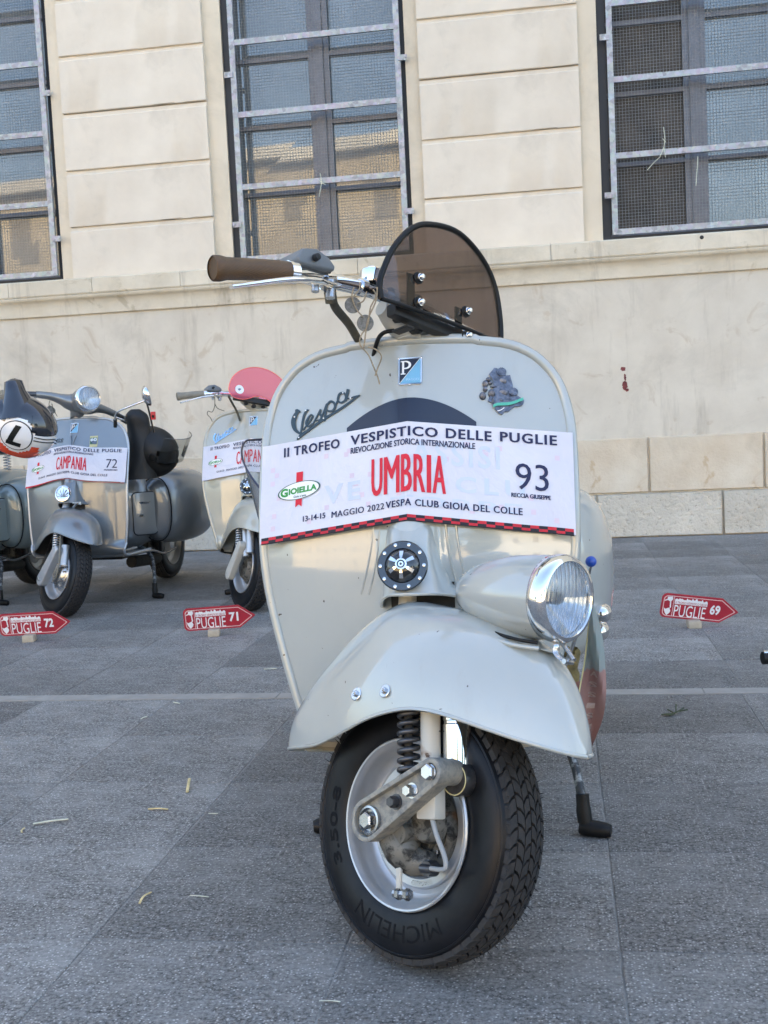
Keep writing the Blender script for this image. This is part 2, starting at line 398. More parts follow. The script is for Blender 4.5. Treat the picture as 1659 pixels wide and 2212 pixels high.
m_wire = mat('wire_mesh_steel', (.24, .25, .25, 1), .6, .3, var=.2, vs=30)
m_frame = mat('anodised_window_frame', (.15, .15, .165, 1), .4, .4, var=.15, vs=14)
m_glass = mat('window_glass', (.165, .18, .18, 1), .02, 0, ior=1.85, var=.25, vs=1.6)
m_glassopen = mat('dark_interior', (.065, .052, .04, 1), .7, var=.5, vs=5)
m_darkgap = mat('dark_gap_shade', (.02, .022, .026, 1), .6)  # near-black colour standing in for the shade of the window gaps

# ---- ground
gb = MB(); gb.grid(2, 2, lambda u, v: V(-120+240*u, -140+260*v, -.0015))
pave = gb.build('ground', m_joint, smooth=0); pave['kind'] = 'structure'
PAV = empty('pavement', (0, 0, 0), R(-9)); PAV['kind'] = 'structure'
SU, SV = .39, .365
def slab_mesh(w_, h_, i):
    rs = random.Random(i); b = MB(); gp = .0007
    x0, x1, y0, y1 = gp, w_-gp, gp, h_-gp; c = .0007
    # slightly uneven outline with worn edges
    n = 5; ring = []
    for k in range(n): ring.append((x0+(x1-x0)*k/n, y0+rs.uniform(0, .0011)))
    for k in range(n): ring.append((x1-rs.uniform(0, .0011), y0+(y1-y0)*k/n))
    for k in range(n): ring.append((x1-(x1-x0)*k/n, y1-rs.uniform(0, .0011)))
    for k in range(n): ring.append((x0+rs.uniform(0, .0011), y1-(y1-y0)*k/n))
    m = len(ring); top = [V(x+(w_/2-x)*.01, y+(h_/2-y)*.01, 0) for x, y in ring]; mid = [V(x, y, -c) for x, y in ring]; bot = [V(x, y, -.02) for x, y in ring]
    b.add(top+mid+bot, [tuple(range(m))]+[(i_, i_+m, (i_+1) % m+m, (i_+1) % m) for i_ in range(m)]+[(i_+m, i_+2*m, (i_+1) % m+2*m, (i_+1) % m+m) for i_ in range(m)])
    return b
slabs = [slab_mesh(SU, SV, i).build('paving_slab', m_pave, PAV, smooth=0) for i in range(4)]
first = list(slabs); used = 0
def put_slab(u, q, w_=1.0, hz=1.0):
    global used
    if first: o = first.pop(0)
    else: o = slabs[random.randrange(4)].copy(); COL.objects.link(o); o.parent = PAV
    o.location = (u, q, random.uniform(-.0004, .0004)); o.scale = (w_, hz, 1); used += 1
rows = [3.005-SV*k for k in range(1, 9)]
for q in rows:
    half = .16*(3.005-q)+.75
    for k in range(-4, 4):
        u = .06+SU*k
        cx = u*1+q*0+SU/2
        X = cx*cos(R(9))+q*sin(R(9))
        if abs(X-.05) < .32+q*.42: put_slab(u, q)
far = []
q = 3.07; SV2 = .352
while q < 6.85:
    for k in range(-10, 6):
        u = .06+SU*k+.015; X = (u+SU/2)*cos(R(9))+q*sin(R(9))
        if abs(X+.0) < .32+q*.40 and used < 292: put_slab(u, q, 1, SV2/SV)
    q += SV2
# outside the picture the same paving goes on as one sheet, with its joints too
rest = MB()
for a in range(-40, 44):
    for bq in range(-22, 20):
        u, q0 = .06+SU*a, (3.005+SV*(bq)) if bq < 0 else 3.07+SV2*bq
        hh = SV if bq < 0 else SV2
        if q0 > 6.9: continue
        X = (u+SU/2)*cos(R(9))+q0*sin(R(9))
        seen = (abs(X-.05) < .32+q0*.42 if bq < 0 else abs(X) < .32+q0*.40) and q0 > 3.005-SV*8-.01 and -10 <= a
        if bq < 0 and not (-4 <= a < 4): seen = False
        if bq >= 0 and not (-10 <= a < 6): seen = False
        if seen: continue
        e = .0022; rest.add([V(u+e, q0+e, -.001), V(u+SU-e, q0+e, -.001), V(u+SU-e, q0+hh-e, -.001), V(u+e, q0+hh-e, -.001)], [(0, 1, 2, 3)])
rest.build('outer_paving_slabs', m_pave, PAV, smooth=0, kind='stuff', fix=False)
# pale strip of long kerb stones
u = -9.0; strip = None
while u < 9:
    L_ = 1.17
    if strip is None:
        b = MB(); b.box((L_/2-.001, .0325, -.0095), (L_-.003, .0605, .02)); strip = o = b.build('strip_stone', m_strip, PAV, smooth=0)
    else: o = strip.copy(); COL.objects.link(o); o.parent = PAV
    o.location = (u, 3.006, 0); u += L_
# far plaza beyond the paving, behind the camera (seen only in reflections)
pf = MB(); pf.grid(2, 2, lambda a, b_: V(-90+180*a, -90+85*b_, -.008)); pfo = pf.build('square', m_pave, smooth=0); pfo['kind'] = 'structure'

# ---- the long building
BLD = empty('building', (1.45083, 6.74762, 0), R(-9))
tag(BLD, 'long beige limestone building with three barred and meshed windows above a ledge', 'building')
def wallbox(name, u0, u1, y0, y1, z0, z1, m, bev=0, parent=BLD):
    b = MB(); b.box(((u0+u1)/2, (y0+y1)/2, (z0+z1)/2), (u1-u0, y1-y0, z1-z0)); o = b.build(name, m, parent, smooth=0)
    if bev: bevel(o, bev, 2)
    return o
UL, UR, HT = -32.0, 30.0, 15.5
P_ = 2.28                                      # bay width
bays = [-4.63+P_*k for k in range(-2, 6)]      # left edges of the openings
WW = 1.14; WZ0, WZ1 = 1.778, 4.35
wallbox('lower_wall', UL, UR, .0, .6, -.02, 1.55, m_wallbase)
wallbox('upper_wall', UL, UR, .03, .6, WZ1, HT, m_reveal)
wallbox('wall_backing', UL, UR, .60, .7, 0, HT, m_darkgap)
edges = [UL]+[x for b_ in bays for x in (b_, b_+WW)]+[UR]
for i in range(0, len(edges), 2):
    wallbox('wall_pier', edges[i], edges[i+1], .03, .6, 1.70, WZ1, m_reveal)
# course stones, rough bottom row and tooled row above, with recessed joints
def course_stone(name, L_, h, proud, m, seed):
    rs = random.Random(seed); nx, nz = max(6, int(L_/.05)), max(4, int(h/.05))
    b = MB()
    def fn(a, c):
        x = a*L_; z = c*h; e = min(x, L_-x, z, h-z); amp = .006 if proud > .02 else .003
        k = min(1, e/.02); y = -proud*min(1, e/.006) - amp*k*noise.noise(Vector((x*9+seed*3, z*9, seed)))*1.2
        return V(x, y, z)
    xs = [0, .006/L_]+[.006/L_+(1-.012/L_)*k/nx for k in range(1, nx)]+[1-.006/L_, 1]; zz = [0, .006/h]+[.006/h+(1-.012/h)*k/nz for k in range(1, nz)]+[1-.006/h, 1]
    b.grid(len(xs), len(zz), lambda a, c: fn(xs[round(a*(len(xs)-1))], zz[round(c*(len(zz)-1))]))
    # side returns
    b.add([V(0, 0, 0), V(L_, 0, 0), V(L_, 0, h), V(0, 0, h), V(0, .02, 0), V(L_, .02, 0), V(L_, .02, h), V(0, .02, h)], [(0, 1, 5, 4), (1, 2, 6, 5), (2, 3, 7, 6), (3, 0, 4, 7)])
    return b.build(name, m, BLD, smooth=50, fix=False)
def row(name, z0, z1, starts, proud, m, seed):
    protos = []
    for i in range(len(starts)-1):
        L_ = starts[i+1]-starts[i]
        o = course_stone(name, L_-.006, z1-z0-.006, proud, m, seed+i) if i < 14 else None
        if o: o.location = (starts[i]+.003, 0, z0+.003)
u = -.16; st = [-.16-.735*k for k in range(12, 0, -1)]+[-.16+.735*k for k in range(0, 8)]
row('bottom_course_stone', .0, .268, st[6:19], .028, m_rough1, 10)
st2 = [.153-.664*k for k in range(9, 0, -1)]+[.153+.664*k for k in range(0, 5)]
row('middle_course_stone', .268, .603, st2, .02, m_rough2, 40)
# ledge: cap stones, cove and fillet
for i, (a, b_) in enumerate(zip([-6.9, -5.0, -3.83, -3.263, -2.679, -1.55, -.381, .95, 2.1, 3.2], [-5.0, -3.83, -3.263, -2.679, -1.55, -.381, .95, 2.1, 3.2, 4.4])):
    bb = MB(); pr = [(.03, 1.672), (-.055, 1.672), (-.060, 1.68), (-.060, 1.765), (-.052, 1.773), (.1, 1.779)]
    vs = [V(x, y, z) for x in (a+.0015, b_-.0015) for y, z in pr]; n = len(pr)
    bb.add(vs, [tuple(range(n)), tuple(range(n, 2*n))]+[(k, (k+1) % n, n+(k+1) % n, n+k) for k in range(n)])
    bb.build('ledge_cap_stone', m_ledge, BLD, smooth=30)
bb = MB(); pr = spline([(.01, 1.548), (-.016, 1.549), (-.018, 1.565), (-.019, 1.595), (-.024, 1.62), (-.036, 1.64), (-.050, 1.651), (-.051, 1.671), (.01, 1.671)], 3)
vs = [V(x, y, z) for x in (UL, UR) for y, z in pr]; n = len(pr)
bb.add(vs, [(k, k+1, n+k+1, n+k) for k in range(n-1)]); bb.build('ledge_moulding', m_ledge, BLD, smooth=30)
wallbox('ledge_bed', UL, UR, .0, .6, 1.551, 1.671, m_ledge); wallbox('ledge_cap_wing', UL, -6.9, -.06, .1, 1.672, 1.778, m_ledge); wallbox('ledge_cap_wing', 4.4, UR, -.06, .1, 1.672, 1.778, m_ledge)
# pilasters of raised blocks with a splayed joint
def pil_block(wd, h, seed):
    rs = random.Random(seed); b = MB()
    pr = [(.035, 0), (-.001, .0), (-.004, .004), (-.004, h-.034), (-.001, h-.028), (.012, h-.024), (.014, h-.001), (.035, h-.001)]
    n = len(pr); N_ = 14; vs = []
    for k in range(N_+1):
        x = wd*k/N_
        for j, (y, z) in enumerate(pr):
            dz = 0
            if j in (1, 2) and rs.random() < .12: dz = rs.uniform(.002, .007); 
            vs.append(V(x, y+dz*.8, z+dz))
    b.add(vs, [(k*n+j, k*n+j+1, (k+1)*n+j+1, (k+1)*n+j) for k in range(N_) for j in range(n-1)])
    b.add([V(0, y, z) for y, z in pr]+[V(wd, y, z) for y, z in pr], [tuple(range(n)), tuple(range(n, 2*n))])
    return b.build('pilaster_block', m_block, BLD, smooth=25)
zs = [1.777, 2.103, 2.455, 2.812, 3.162, 3.515, 3.868, 4.22]
blk = [pil_block(.945, .352, k) for k in range(5)]; blk_first = pil_block(.945, .325, 9); fr = {id(b): True for b in blk}; fr[id(blk_first)] = True
for b_ in bays:
    pl = b_-1.045 if False else b_+WW+.083
    for i, z in enumerate(zs[:-1]):
        src = blk_first if i == 0 else blk[random.randrange(5)]
        if fr.get(id(src)): o = src; fr[id(src)] = False
        else: o = src.copy(); COL.objects.link(o); o.parent = BLD
        o.location = (pl, 0, z)
# windows with galvanised grilles
gr_mesh = None
def window(u0, mull, half_open=False):
    W_ = empty('window', (u0, 0, WZ0), 0, BLD)
    H_ = WZ1-WZ0
    # outer frame and mullion set deep in the opening
    yb = .17
    def bx(name, x0, x1, y0, y1, z0, z1, m, par=W_):
        b = MB(); b.box(((x0+x1)/2, (y0+y1)/2, (z0+z1)/2), (x1-x0, y1-y0, z1-z0)); o = b.build(name, m, par, smooth=0); return o
    f = MB()
    for x0, x1, z0, z1 in ((0, .05, 0, H_), (WW-.05, WW, 0, H_), (.05, WW-.05, 0, .05), (.05, WW-.05, H_-.05, H_)):
        f.box(((x0+x1)/2, yb, (z0+z1)/2), (x1-x0, .07, z1-z0))
    f.build('window_frame', m_frame, W_, smooth=0)
    f = MB(); f.box((mull, yb-.008, H_/2), (.055, .085, H_-.1)); f.box((mull-.047, yb-.002, H_/2), (.035, .06, H_-.1)); f.box((mull+.047, yb-.002, H_/2), (.035, .06, H_-.1))
    f.build('window_mullion', m_frame, W_, smooth=0)
    zt = [.05]+[.05+(H_-.1)*k/6 for k in range(1, 6)]+[H_-.05]
    for side, (x0, x1) in enumerate(((.05, mull-.065), (mull+.065, WW-.05))):
        for k in range(6):
            tilt = random.uniform(-.004, .004)
            b = MB(); b.add([V(x0+.001, yb+tilt, zt[k]+.001), V(x1-.001, yb-tilt, zt[k]+.001), V(x1-.001, yb-tilt+random.uniform(-.002, .002), zt[k+1]-.001), V(x0+.001, yb+tilt, zt[k+1]-.001),
                             V(x0+.001, yb+.012, zt[k]+.001), V(x1-.001, yb+.012, zt[k]+.001), V(x1-.001, yb+.012, zt[k+1]-.001), V(x0+.001, yb+.012, zt[k+1]-.001)],
                            [(0, 1, 2, 3), (4, 5, 6, 7), (0, 1, 5, 4), (1, 2, 6, 5), (2, 3, 7, 6), (3, 0, 4, 7)])
            b.build('window_pane', m_glassopen if (half_open and side == 0) else m_glass, W_, smooth=0)
    for k in (1, 2, 3, 4, 5):
        b = MB(); b.box((WW/2, yb-.018, zt[k]), (WW-.1, .022, .026)); b.build('glazing_bar', m_frame, W_, smooth=0)
    bx('sill_gap_shade', 0, WW, .03, .135, 0, .022, m_darkgap)
    bx('jamb_gap_shade', 0, .05, .05, .135, .022, H_, m_darkgap); bx('jamb_gap_shade', WW-.03, WW, .05, .135, .022, H_, m_darkgap)  # dark strips fill the reveal gaps, their shade put into the colour
    # grille: L-section frame, cross bars, brackets, wire mesh
    gx0, gx1, gy = .055, WW-.025, .012
    for x0, x1, z0, z1 in ((gx0, gx0+.034, .03, H_), (gx1-.034, gx1, .03, H_)):
        bx('grille_upright', x0, x1, gy-.012, gy+.012, z0, z1, m_galv)
    for z in (.045, .487, .926, 1.362, 1.80, 2.24):
        o = bx('grille_bar', gx0+.034, gx1-.034, gy-.009, gy+.009, z-.017, z+.017, m_galv)
    for x in (gx0-.03, gx1-.005):
        for z in (.26, 1.17, 2.07):
            b = MB(); b.box((x+.018, gy-.018, z), (.055, .006, .034)); b.lathe([(0, -.006), (.007, -.006), (.007, 0)], (x+(.004 if x < .5 else .033), gy-.021, z), (0, 1, 0), 8); b.build('grille_bracket', m_galv, W_, smooth=0)
    global gr_mesh
    if gr_mesh is None:
        m = MB(); sp = .0185; x = gx0+.034+sp/2; ww = .00115
        while x < gx1-.034:
            m.tube([(x+.0003*sin(9*z_), gy+.012, z_) for z_ in (.05, H_*.33, H_*.66, H_)], ww, 4, cap=False); x += sp
        z = .06
        while z < H_:
            m.tube([(gx0+.034, gy+.0135, z), (WW/2, gy+.0135+.001*sin(z*40), z+.0006*sin(z*70)), (gx1-.034, gy+.0135, z)], ww, 4, cap=False); z += sp
        o = m.build('wire_mesh', m_wire, W_, smooth=0, kind='stuff', fix=False); gr_mesh = o
    else:
        o = gr_mesh.copy(); COL.objects.link(o); o.parent = W_
    return W_
for i, b_ in enumerate(bays[1:6]):
    window(b_, .587 if i != 3 else .565, half_open=(i == 3))
for b_ in (bays[0], bays[6], bays[7]):
    wallbox('window_shutter', b_, b_+WW, .15, .2, WZ0, WZ1, m_frame)
# marks on the wall: splash of old paint, scuffs
ps = MB()
def blob(cx, cz, rx, rz, seed, y=-.0015, n=22):
    rs = random.Random(seed); pts = [(cx+rx*cos(2*pi*k/n)*rs.uniform(.7, 1.2), cz+rz*sin(2*pi*k/n)*rs.uniform(.75, 1.15)) for k in range(n)]
    b0 = len(ps.v); ps.add([V(cx, y, cz)]+[V(x, y, z) for x, z in pts], [(0, 1+k, 1+(k+1) % n) for k in range(n)])
def wl(x, y):  # photo position -> wall coordinates (u,z)
    v = d + rr*((x-829.5)/2419) + uu*((1106-y)/2419); Nn = Vector((-sin(R(9)), -cos(R(9)), 0)); U_ = Vector((cos(R(9)), -sin(R(9)), 0)); P0 = Vector((1.45083, 6.74762, 0))
    t = (P0-Vector((0, 0, .75))).dot(Nn)/v.dot(Nn); p = Vector((0, 0, .75))+v*t; return (p-P0).dot(U_), p.z
for (x, y, rx, rz, s_) in ((1346, 797, .016, .014, 1), (1350, 815, .007, .022, 2), (1350, 832, .016, .028, 3), (1354, 842, .012, .01, 5)):
    a, b_ = wl(x, y); blob(a, b_, rx, rz, s_)
ps.build('paint_splash', mat('old_red_brown_paint', (.16, .035, .035, 1), .8, var=.5, vs=40), BLD, smooth=0, fix=False)
m_smear = mat('ochre_smear', (.43, .35, .26, 1), .9, var=.12, vs=20)
ps = MB()
for (x, y, rx, rz, s_) in ((1312, 672, .022, .05, 11), (1328, 716, .018, .07, 12), (1342, 690, .02, .014, 13), (1500, 668, .012, .07, 14), (1530, 690, .05, .012, 15), (1560, 660, .07, .01, 16), (1575, 640, .012, .05, 17)):
    pass
# hole rings left in the plaster
for (x, y) in ((20, 940), (5, 990)):
    pass
# drill hole in the ledge
a, b_ = wl(1513, 514); ph = MB(); ph.lathe([(.0, 0), (.012, 0)], (a, -.0615, b_-.006), (0, -1, 0), 10); ph.build('anchor_hole', m_dark, BLD, smooth=0)
# straw caught in the mesh
tw = MB()
for pts in (((1433, 275), (1436, 300), (1434, 318), (1437, 340)), ((1434, 318), (1425, 340), (1412, 352), (1398, 368)), ((1431, 300), (1438, 308)), ((1507, 338), (1506, 360), (1503, 402)), ((692, 375), (696, 392), (690, 425)), ((688, 388), (697, 396), (704, 400))):
    tw.tube([(wl(x, y)[0], -.008, wl(x, y)[1]) for x, y in pts], .0022, 5)
tg = tw.build('dry_grass_wisp', m_straw2, smooth=30); tg.location = BLD.location; tg.rotation_euler = BLD.rotation_euler
tag(tg, 'dry grass wisps caught in the wire mesh of the windows', 'grass')

# ---- the other side of the square, mirrored in glass, chrome and paint
m_opp = mat('sunlit_tan_plaster', (.50, .39, .23, 1), .9, var=.12, vs=.6)
m_opp2 = mat('sunlit_pale_plaster', (.62, .56, .45, 1), .9, var=.1, vs=.5)
m_leaf = mat('tree_leaves', (.045, .075, .025, 1), .7, var=.5, vs=1.5)
m_bark = mat('tree_bark', (.09, .07, .05, 1), .9, var=.3, vs=8)
def opposite(x0, x1, y, h, m, nm, label, floors):
    o = empty(nm, ((x0+x1)/2, y, 0)); tag(o, label, 'building')
    Lx = x1-x0; b = MB(); b.box((0, -5, h/2), (Lx, 10, h)); b.build('wall', m, o, smooth=0)
    b = MB(); b.box((0, -4.85, h+.2), (Lx+.6, 10.8, .5)); b.build('cornice', m_opp2, o, smooth=0)
    n = int(Lx/3.4); w0 = None
    for k in range(n):
        for fl in range(floors):
            x = -Lx/2+Lx*(k+.5)/n; z = 2.0+fl*h/floors
            if w0 is None:
                b = MB(); b.box((0, .03, 0), (1.0, .06, 1.7)); w0 = q_ = b.build('window', mat('tan_shutter', (.26, .20, .12, 1), .8), o, smooth=0)
            else: q_ = w0.copy(); COL.objects.link(q_); q_.parent = o
            q_.location = (x, 0, z)
opposite(-58, -5.5, -30, 11.8, m_opp, 'corner_house', 'tan plastered house across the square, lit by the sun', 3)
opposite(9, 40, -38, 9, m_opp2, 'low_house', 'pale low house across the square beyond the trees', 2)
opposite(-5, 8.5, -46, 7, m_opp, 'end_house', 'small tan house closing the far side of the square', 2)
def tree(x, y, h, r_, seed):
    rs = random.Random(seed); o = empty('plane_tree', (x, y, 0))
    b = MB(); b.tube([(0, 0, 0), (.1, 0, h*.3), (.0, .1, h*.6)], [.22, .17, .1], 8)
    for k in range(4): a = rs.uniform(0, 6.28); b.tube([(.05, 0, h*.35), (cos(a)*r_*.5, sin(a)*r_*.5, h*.62)], [.1, .04], 6)
    b.build('trunk', m_bark, o)
    c = MB()
    for k in range(1500):
        while True:
            p = V(rs.uniform(-1, 1), rs.uniform(-1, 1), rs.uniform(-1, 1))
            if p.length < 1 and noise.noise(p*2.2+V(seed, 0, 0)) > -.18: break
        q_ = V(p.x*r_, p.y*r_, h*.68+p.z*h*.34); n_ = V(rs.gauss(0, 1), rs.gauss(0, 1), rs.gauss(0, 1)).normalized(); a = n_.orthogonal().normalized(); bb_ = n_.cross(a); s_ = rs.uniform(.16, .34)
        c.add([q_-a*s_, q_+bb_*s_*.6, q_+a*s_, q_-bb_*s_*.6], [(0, 1, 2, 3)])
    c.build('crown', m_leaf, o, smooth=0, fix=False)
    return o
tl = ['tree with the widest crown across the square, far left', 'tallest leafy tree across the square, left of the middle', 'smallest leafy tree across the square, right of the middle', 'leafy tree furthest right across the square', 'leafy tree at the corner of the tan house'] 
for i, (x, y, h, r_) in enumerate(((14, -19, 7.5, 3.0), (-1.5, -21, 8.2, 2.6), (4.5, -22, 6.4, 2.4), (26, -18, 8, 3), (-38, -14, 8, 3))):
    t_ = tree(x, y, h, r_, i+1); tag(t_, tl[i], 'tree', 'trees across the square')
# ================================================================ SCOOTERS
KAP = R(18.2)
AX0 = V(0, .0167, .18)
FW0 = V(0, -cos(KAP), sin(KAP)); AA = V(0, sin(KAP), cos(KAP))
def steer(delta):
    q = Matrix.Rotation(delta, 4, AA)
    F_ = (q @ FW0.to_4d()).to_3d() if False else Matrix.Rotation(delta, 3, AA) @ FW0
    L_ = Matrix.Rotation(delta, 3, AA) @ V(1, 0, 0)
    m = Matrix((F_, L_, AA)).transposed().to_4x4(); m.translation = AX0 + F_*.03
    return m
def ybase(z):
    if z >= .66: return .0167+(z-.18)*.3288
    y66 = .0167+.48*.3288
    t = max(0, min(1, (.66-z)/.12))
    dz = .66-z; return y66-(.3288*dz-(.3288-.045)*dz*dz/.28 if dz < .14 else .3288*.14-(.3288-.045)*.07+.045*(dz-.14))
def _bump(x, z):
    a = interp([(.45, .034), (.56, .032), (.62, .024), (.70, .017), (.76, .012), (.80, .006), (.876, .002)], z)
    return a*math.exp(-(abs(x)/.034)**2.6)
def sh_y(x, z): return ybase(z) + .058*(min(abs(x), .26)/.245)**1.6 - _bump(x, z)
WTAB = [(.30, .190), (.328, .199), (.389, .216), (.458, .233), (.515, .243), (.57, .247), (.72, .246), (.77, .239), (.812, .223), (.845, .195), (.862, .167), (.871, .138), (.8755, .105)]
def sh_w(z): return sinterp(WTAB, z)
ZB = .30
WS = [(.30, .232), (.36, .238), (.42, .242), (.515, .245), (.57, .247), (.72, .246), (.77, .239), (.812, .223), (.845, .195), (.862, .167), (.871, .138), (.8755, .105)]
def make_shield(root, m, trim, inner, wide=False):
    sh_w = (lambda z: sinterp(WS, z)) if wide else (lambda z: sinterp(WTAB, z)); fw = 1.24 if wide else 1.0
    zs_ = [ZB+(.8755-ZB)*(1-(1-k/40)**1.6) for k in range(41)]
    path = [(z, None) for z in zs_]
    yb = ybase(ZB)
    low = spline([(yb+.36, .233, .172*fw), (yb+.20, .234, .174*fw), (yb+.10, .236, .177*fw), (yb+.045, .245, .181*fw), (yb+.012, .268, .185*fw), (yb, ZB, .190*fw)], 5)[:-1]
    b = MB(); rows_ = []
    NX = 48
    def row_(fn): rows_.append([fn(2*i/NX-1) for i in range(NX+1)])
    for (y, z, w_) in low:
        row_(lambda t, y=y, z=z, w_=w_: V(t*w_, y+(.058*(abs(t*w_)/.245)**1.6)*max(0, (z-.233)/.067), z+(.004*abs(t)**3)))
    for z in zs_:
        w_ = sh_w(z); row_(lambda t, z=z, w_=w_: V(t*w_, sh_y(t*w_, z), z+(.0035*(1-t*t) if z > .874 else 0)))
    vs = [p for r_ in rows_ for p in r_]; n = NX+1
    b.add(vs, [(j*n+i, j*n+i+1, (j+1)*n+i+1, (j+1)*n+i) for j in range(len(rows_)-1) for i in range(NX)])
    o = b.build('leg_shield', m, root, smooth=60, fix=False)
    # inner skin
    b = MB(); b.add([p+V(0, .006, .0) if p.z > .25 else p-V(0, 0, .008) for p in vs], [(j*n+i, (j+1)*n+i, (j+1)*n+i+1, j*n+i+1) for j in range(len(rows_)-1) for i in range(NX)])
    b.build('inner_skin', inner, o, smooth=60, fix=False)
    e = [r_[0] for r_ in rows_]; e2 = [r_[-1] for r_ in rows_]; top = rows_[-1]
    pts = [p+V(-.002, .003, 0) for p in e]+[p+V(0, .003, .003) for p in top[1:-1]]+[p+V(.002, .003, 0) for p in reversed(e2)]
    b = MB(); b.tube(pts, .006 if wide else .0085, 10); b.build('edge_bead', trim, o, smooth=60)
    # raised seams beside the steering column
    return o
def add_floor(root, m):
    b = MB(); yb = ybase(ZB)
    b.box((0, yb+.34, .218), (.33, .38, .012)); o = b.build('floorboard', m, root, smooth=0); bevel(o, .004)
    for x in (-.12, -.06, .06, .12):
        s_ = MB(); s_.box((x, yb+.27, .242), (.02, .26, .01)); s_.build('floor_rail', m_alu, root, smooth=0)
# wheel ----------------------------------------------------------
_wc = {}
def wheel(root, mw, key='a', letters=False, rim=None):
    global _wc
    W_ = None
    if 'tyre' not in _wc:
        half = [(.1135, .036), (.117, .0395), (.121, .0412), (.128, .0435), (.140, .0455), (.152, .0460), (.163, .0450), (.1705, .0425), (.1725, .0410), (.1735, .0418), (.1755, .0412), (.177, .0385), (.1815, .030), (.1855, .018), (.187, 0)]
        prof = [(r_, -h) for r_, h in half]+[(r_, h) for r_, h in reversed(half[:-1])]
        b = MB(); b.lathe(prof, (0, 0, 0), (0, 1, 0), 96); b.v = [V(p.x, p.y*.94, p.z) for p in b.v]; _wc['tyre'] = b
        t = MB(); NP = 60
        for k in range(NP):
            for j, yc in enumerate((-.0315, -.0190, -.0064, .0064, .0190, .0315)):
                sk = .24 if j % 2 else -.24; hy = .0054; ph = (.25 if j in (0, 2, 5) else 0)+(.5 if j % 2 else 0)
                pl = [(-.43+sk, -1), (.40+sk, -1), (.52, 0), (.40-sk, 1), (-.43-sk, 1), (-.31, 0)]
                top = []; bot = []
                for (du, dy) in pl:
                    y = yc+dy*hy; a = 2*pi*(k+ph+du*.94)/NP; r_ = .1925-5.2*y*y
                    top.append(V(r_*cos(a), y, r_*sin(a))); r2 = r_-.008; bot.append(V(r2*cos(a), y, r2*sin(a)))
                t.add(top+bot, [(0, 1, 2, 5), (2, 3, 4, 5)]+[(i, i+6, (i+1) % 6+6, (i+1) % 6) for i in range(6)])
        # rubber whiskers on the shoulders
        rs = random.Random(4)
        for k in range(170):
            a = rs.uniform(0, 2*pi); sy = rs.choice((-1, 1)); y = sy*rs.choice((.036, .0405, .026)); r_ = .1925-5.2*y*y-.002; L_ = rs.uniform(.004, .010)
            p = V(r_*cos(a), y, r_*sin(a)); dd = V(cos(a+rs.uniform(-.5, .5)), sy*rs.uniform(.1, .9), sin(a+rs.uniform(-.3, .3))).normalized()
            t.tube([p, p+dd*L_], [.0009, .0004], 3, cap=False)
        t.v = [V(p.x, p.y*.94, p.z) for p in t.v]; _wc['tread'] = t
        prof = [(.112, -.030), (.1165, -.0375), (.1178, -.0410), (.1160, -.0435), (.1135, -.0430), (.1105, -.0385), (.108, -.034), (.1065, -.024), (.105, -.012), (.101, -.006), (.096, -.004), (.0895, -.006), (.0885, -.011), (.086, -.013), (.076, -.0125), (.074, -.009), (.073, .004), (.070, .012), (.06, .016), (.0, .018)]
        b = MB(); b.lathe(prof, (0, 0, 0), (0, 1, 0), 72)
        b.lathe([(.112, .030), (.1165, .0375), (.1178, .041), (.1135, .043), (.1085, .034), (.105, .012), (.08, .006), (.05, .02), (.03, .035), (0, .036)], (0, 0, 0), (0, 1, 0), 48)
        _wc['rim'] = b
    if 'tyreo' not in _wc:
        ty = _wc['tyre'].build('tyre', m_tyre, root, mw, 40); tr = _wc['tread'].build('tread', m_tread, ty, None, 0, kind='stuff', fix=False)
        rm = _wc['rim'].build('wheel_rim', m_rim, root, mw, 35); _wc['tyreo'] = (ty, tr, rm)
    else:
        ty, tr, rm = [o.copy() for o in _wc['tyreo']]
        for o in (ty, tr, rm): COL.objects.link(o)
        ty.parent = root; rm.parent = root; tr.parent = ty; ty.matrix_local = mw; rm.matrix_local = mw
        if rim: rm.material_slots[0].link = 'OBJECT'; rm.material_slots[0].material = rim
    if letters:
        def sf(u, v):  # u angle (rad, clockwise seen from the visible side), v radius
            h = interp([(.121, .0412), (.128, .0435), (.140, .0455), (.152, .0460), (.163, .0450), (.1705, .0425)], v)
            return V(cos(u)*v, -h*.94-.0007, sin(u)*v)
        mm = mat('raised_rubber_lettering', (.0075, .008, .010, 1), .6); mm.node_tree.nodes['Principled BSDF'].inputs['Specular IOR Level'].default_value = .1
        # seen from -y: +x to the right, z up; clockwise reading => angle decreases
        text_on('MICHELIN', (R(-62), R(-128), .134, .157), sf, 'raised_lettering', mm, ty, bold=.0, cut=.06)
        text_on('3.50-8', (R(205), R(160), .136, .151), sf, 'raised_lettering', mm, ty, bold=.02, cut=.06)
        def sf2(u, v): return V(cos(u)*v, -.0139, sin(u)*v)
        text_on('PIAGGIO', (R(-72), R(-98), .0775, .0845), sf2, 'stamped_lettering', m_steel, rm, cut=.06)
        text_on('0909', (R(-140), R(-155), .0775, .0845), sf2, 'stamped_lettering', m_steel, rm, cut=.06)
    return ty, rm
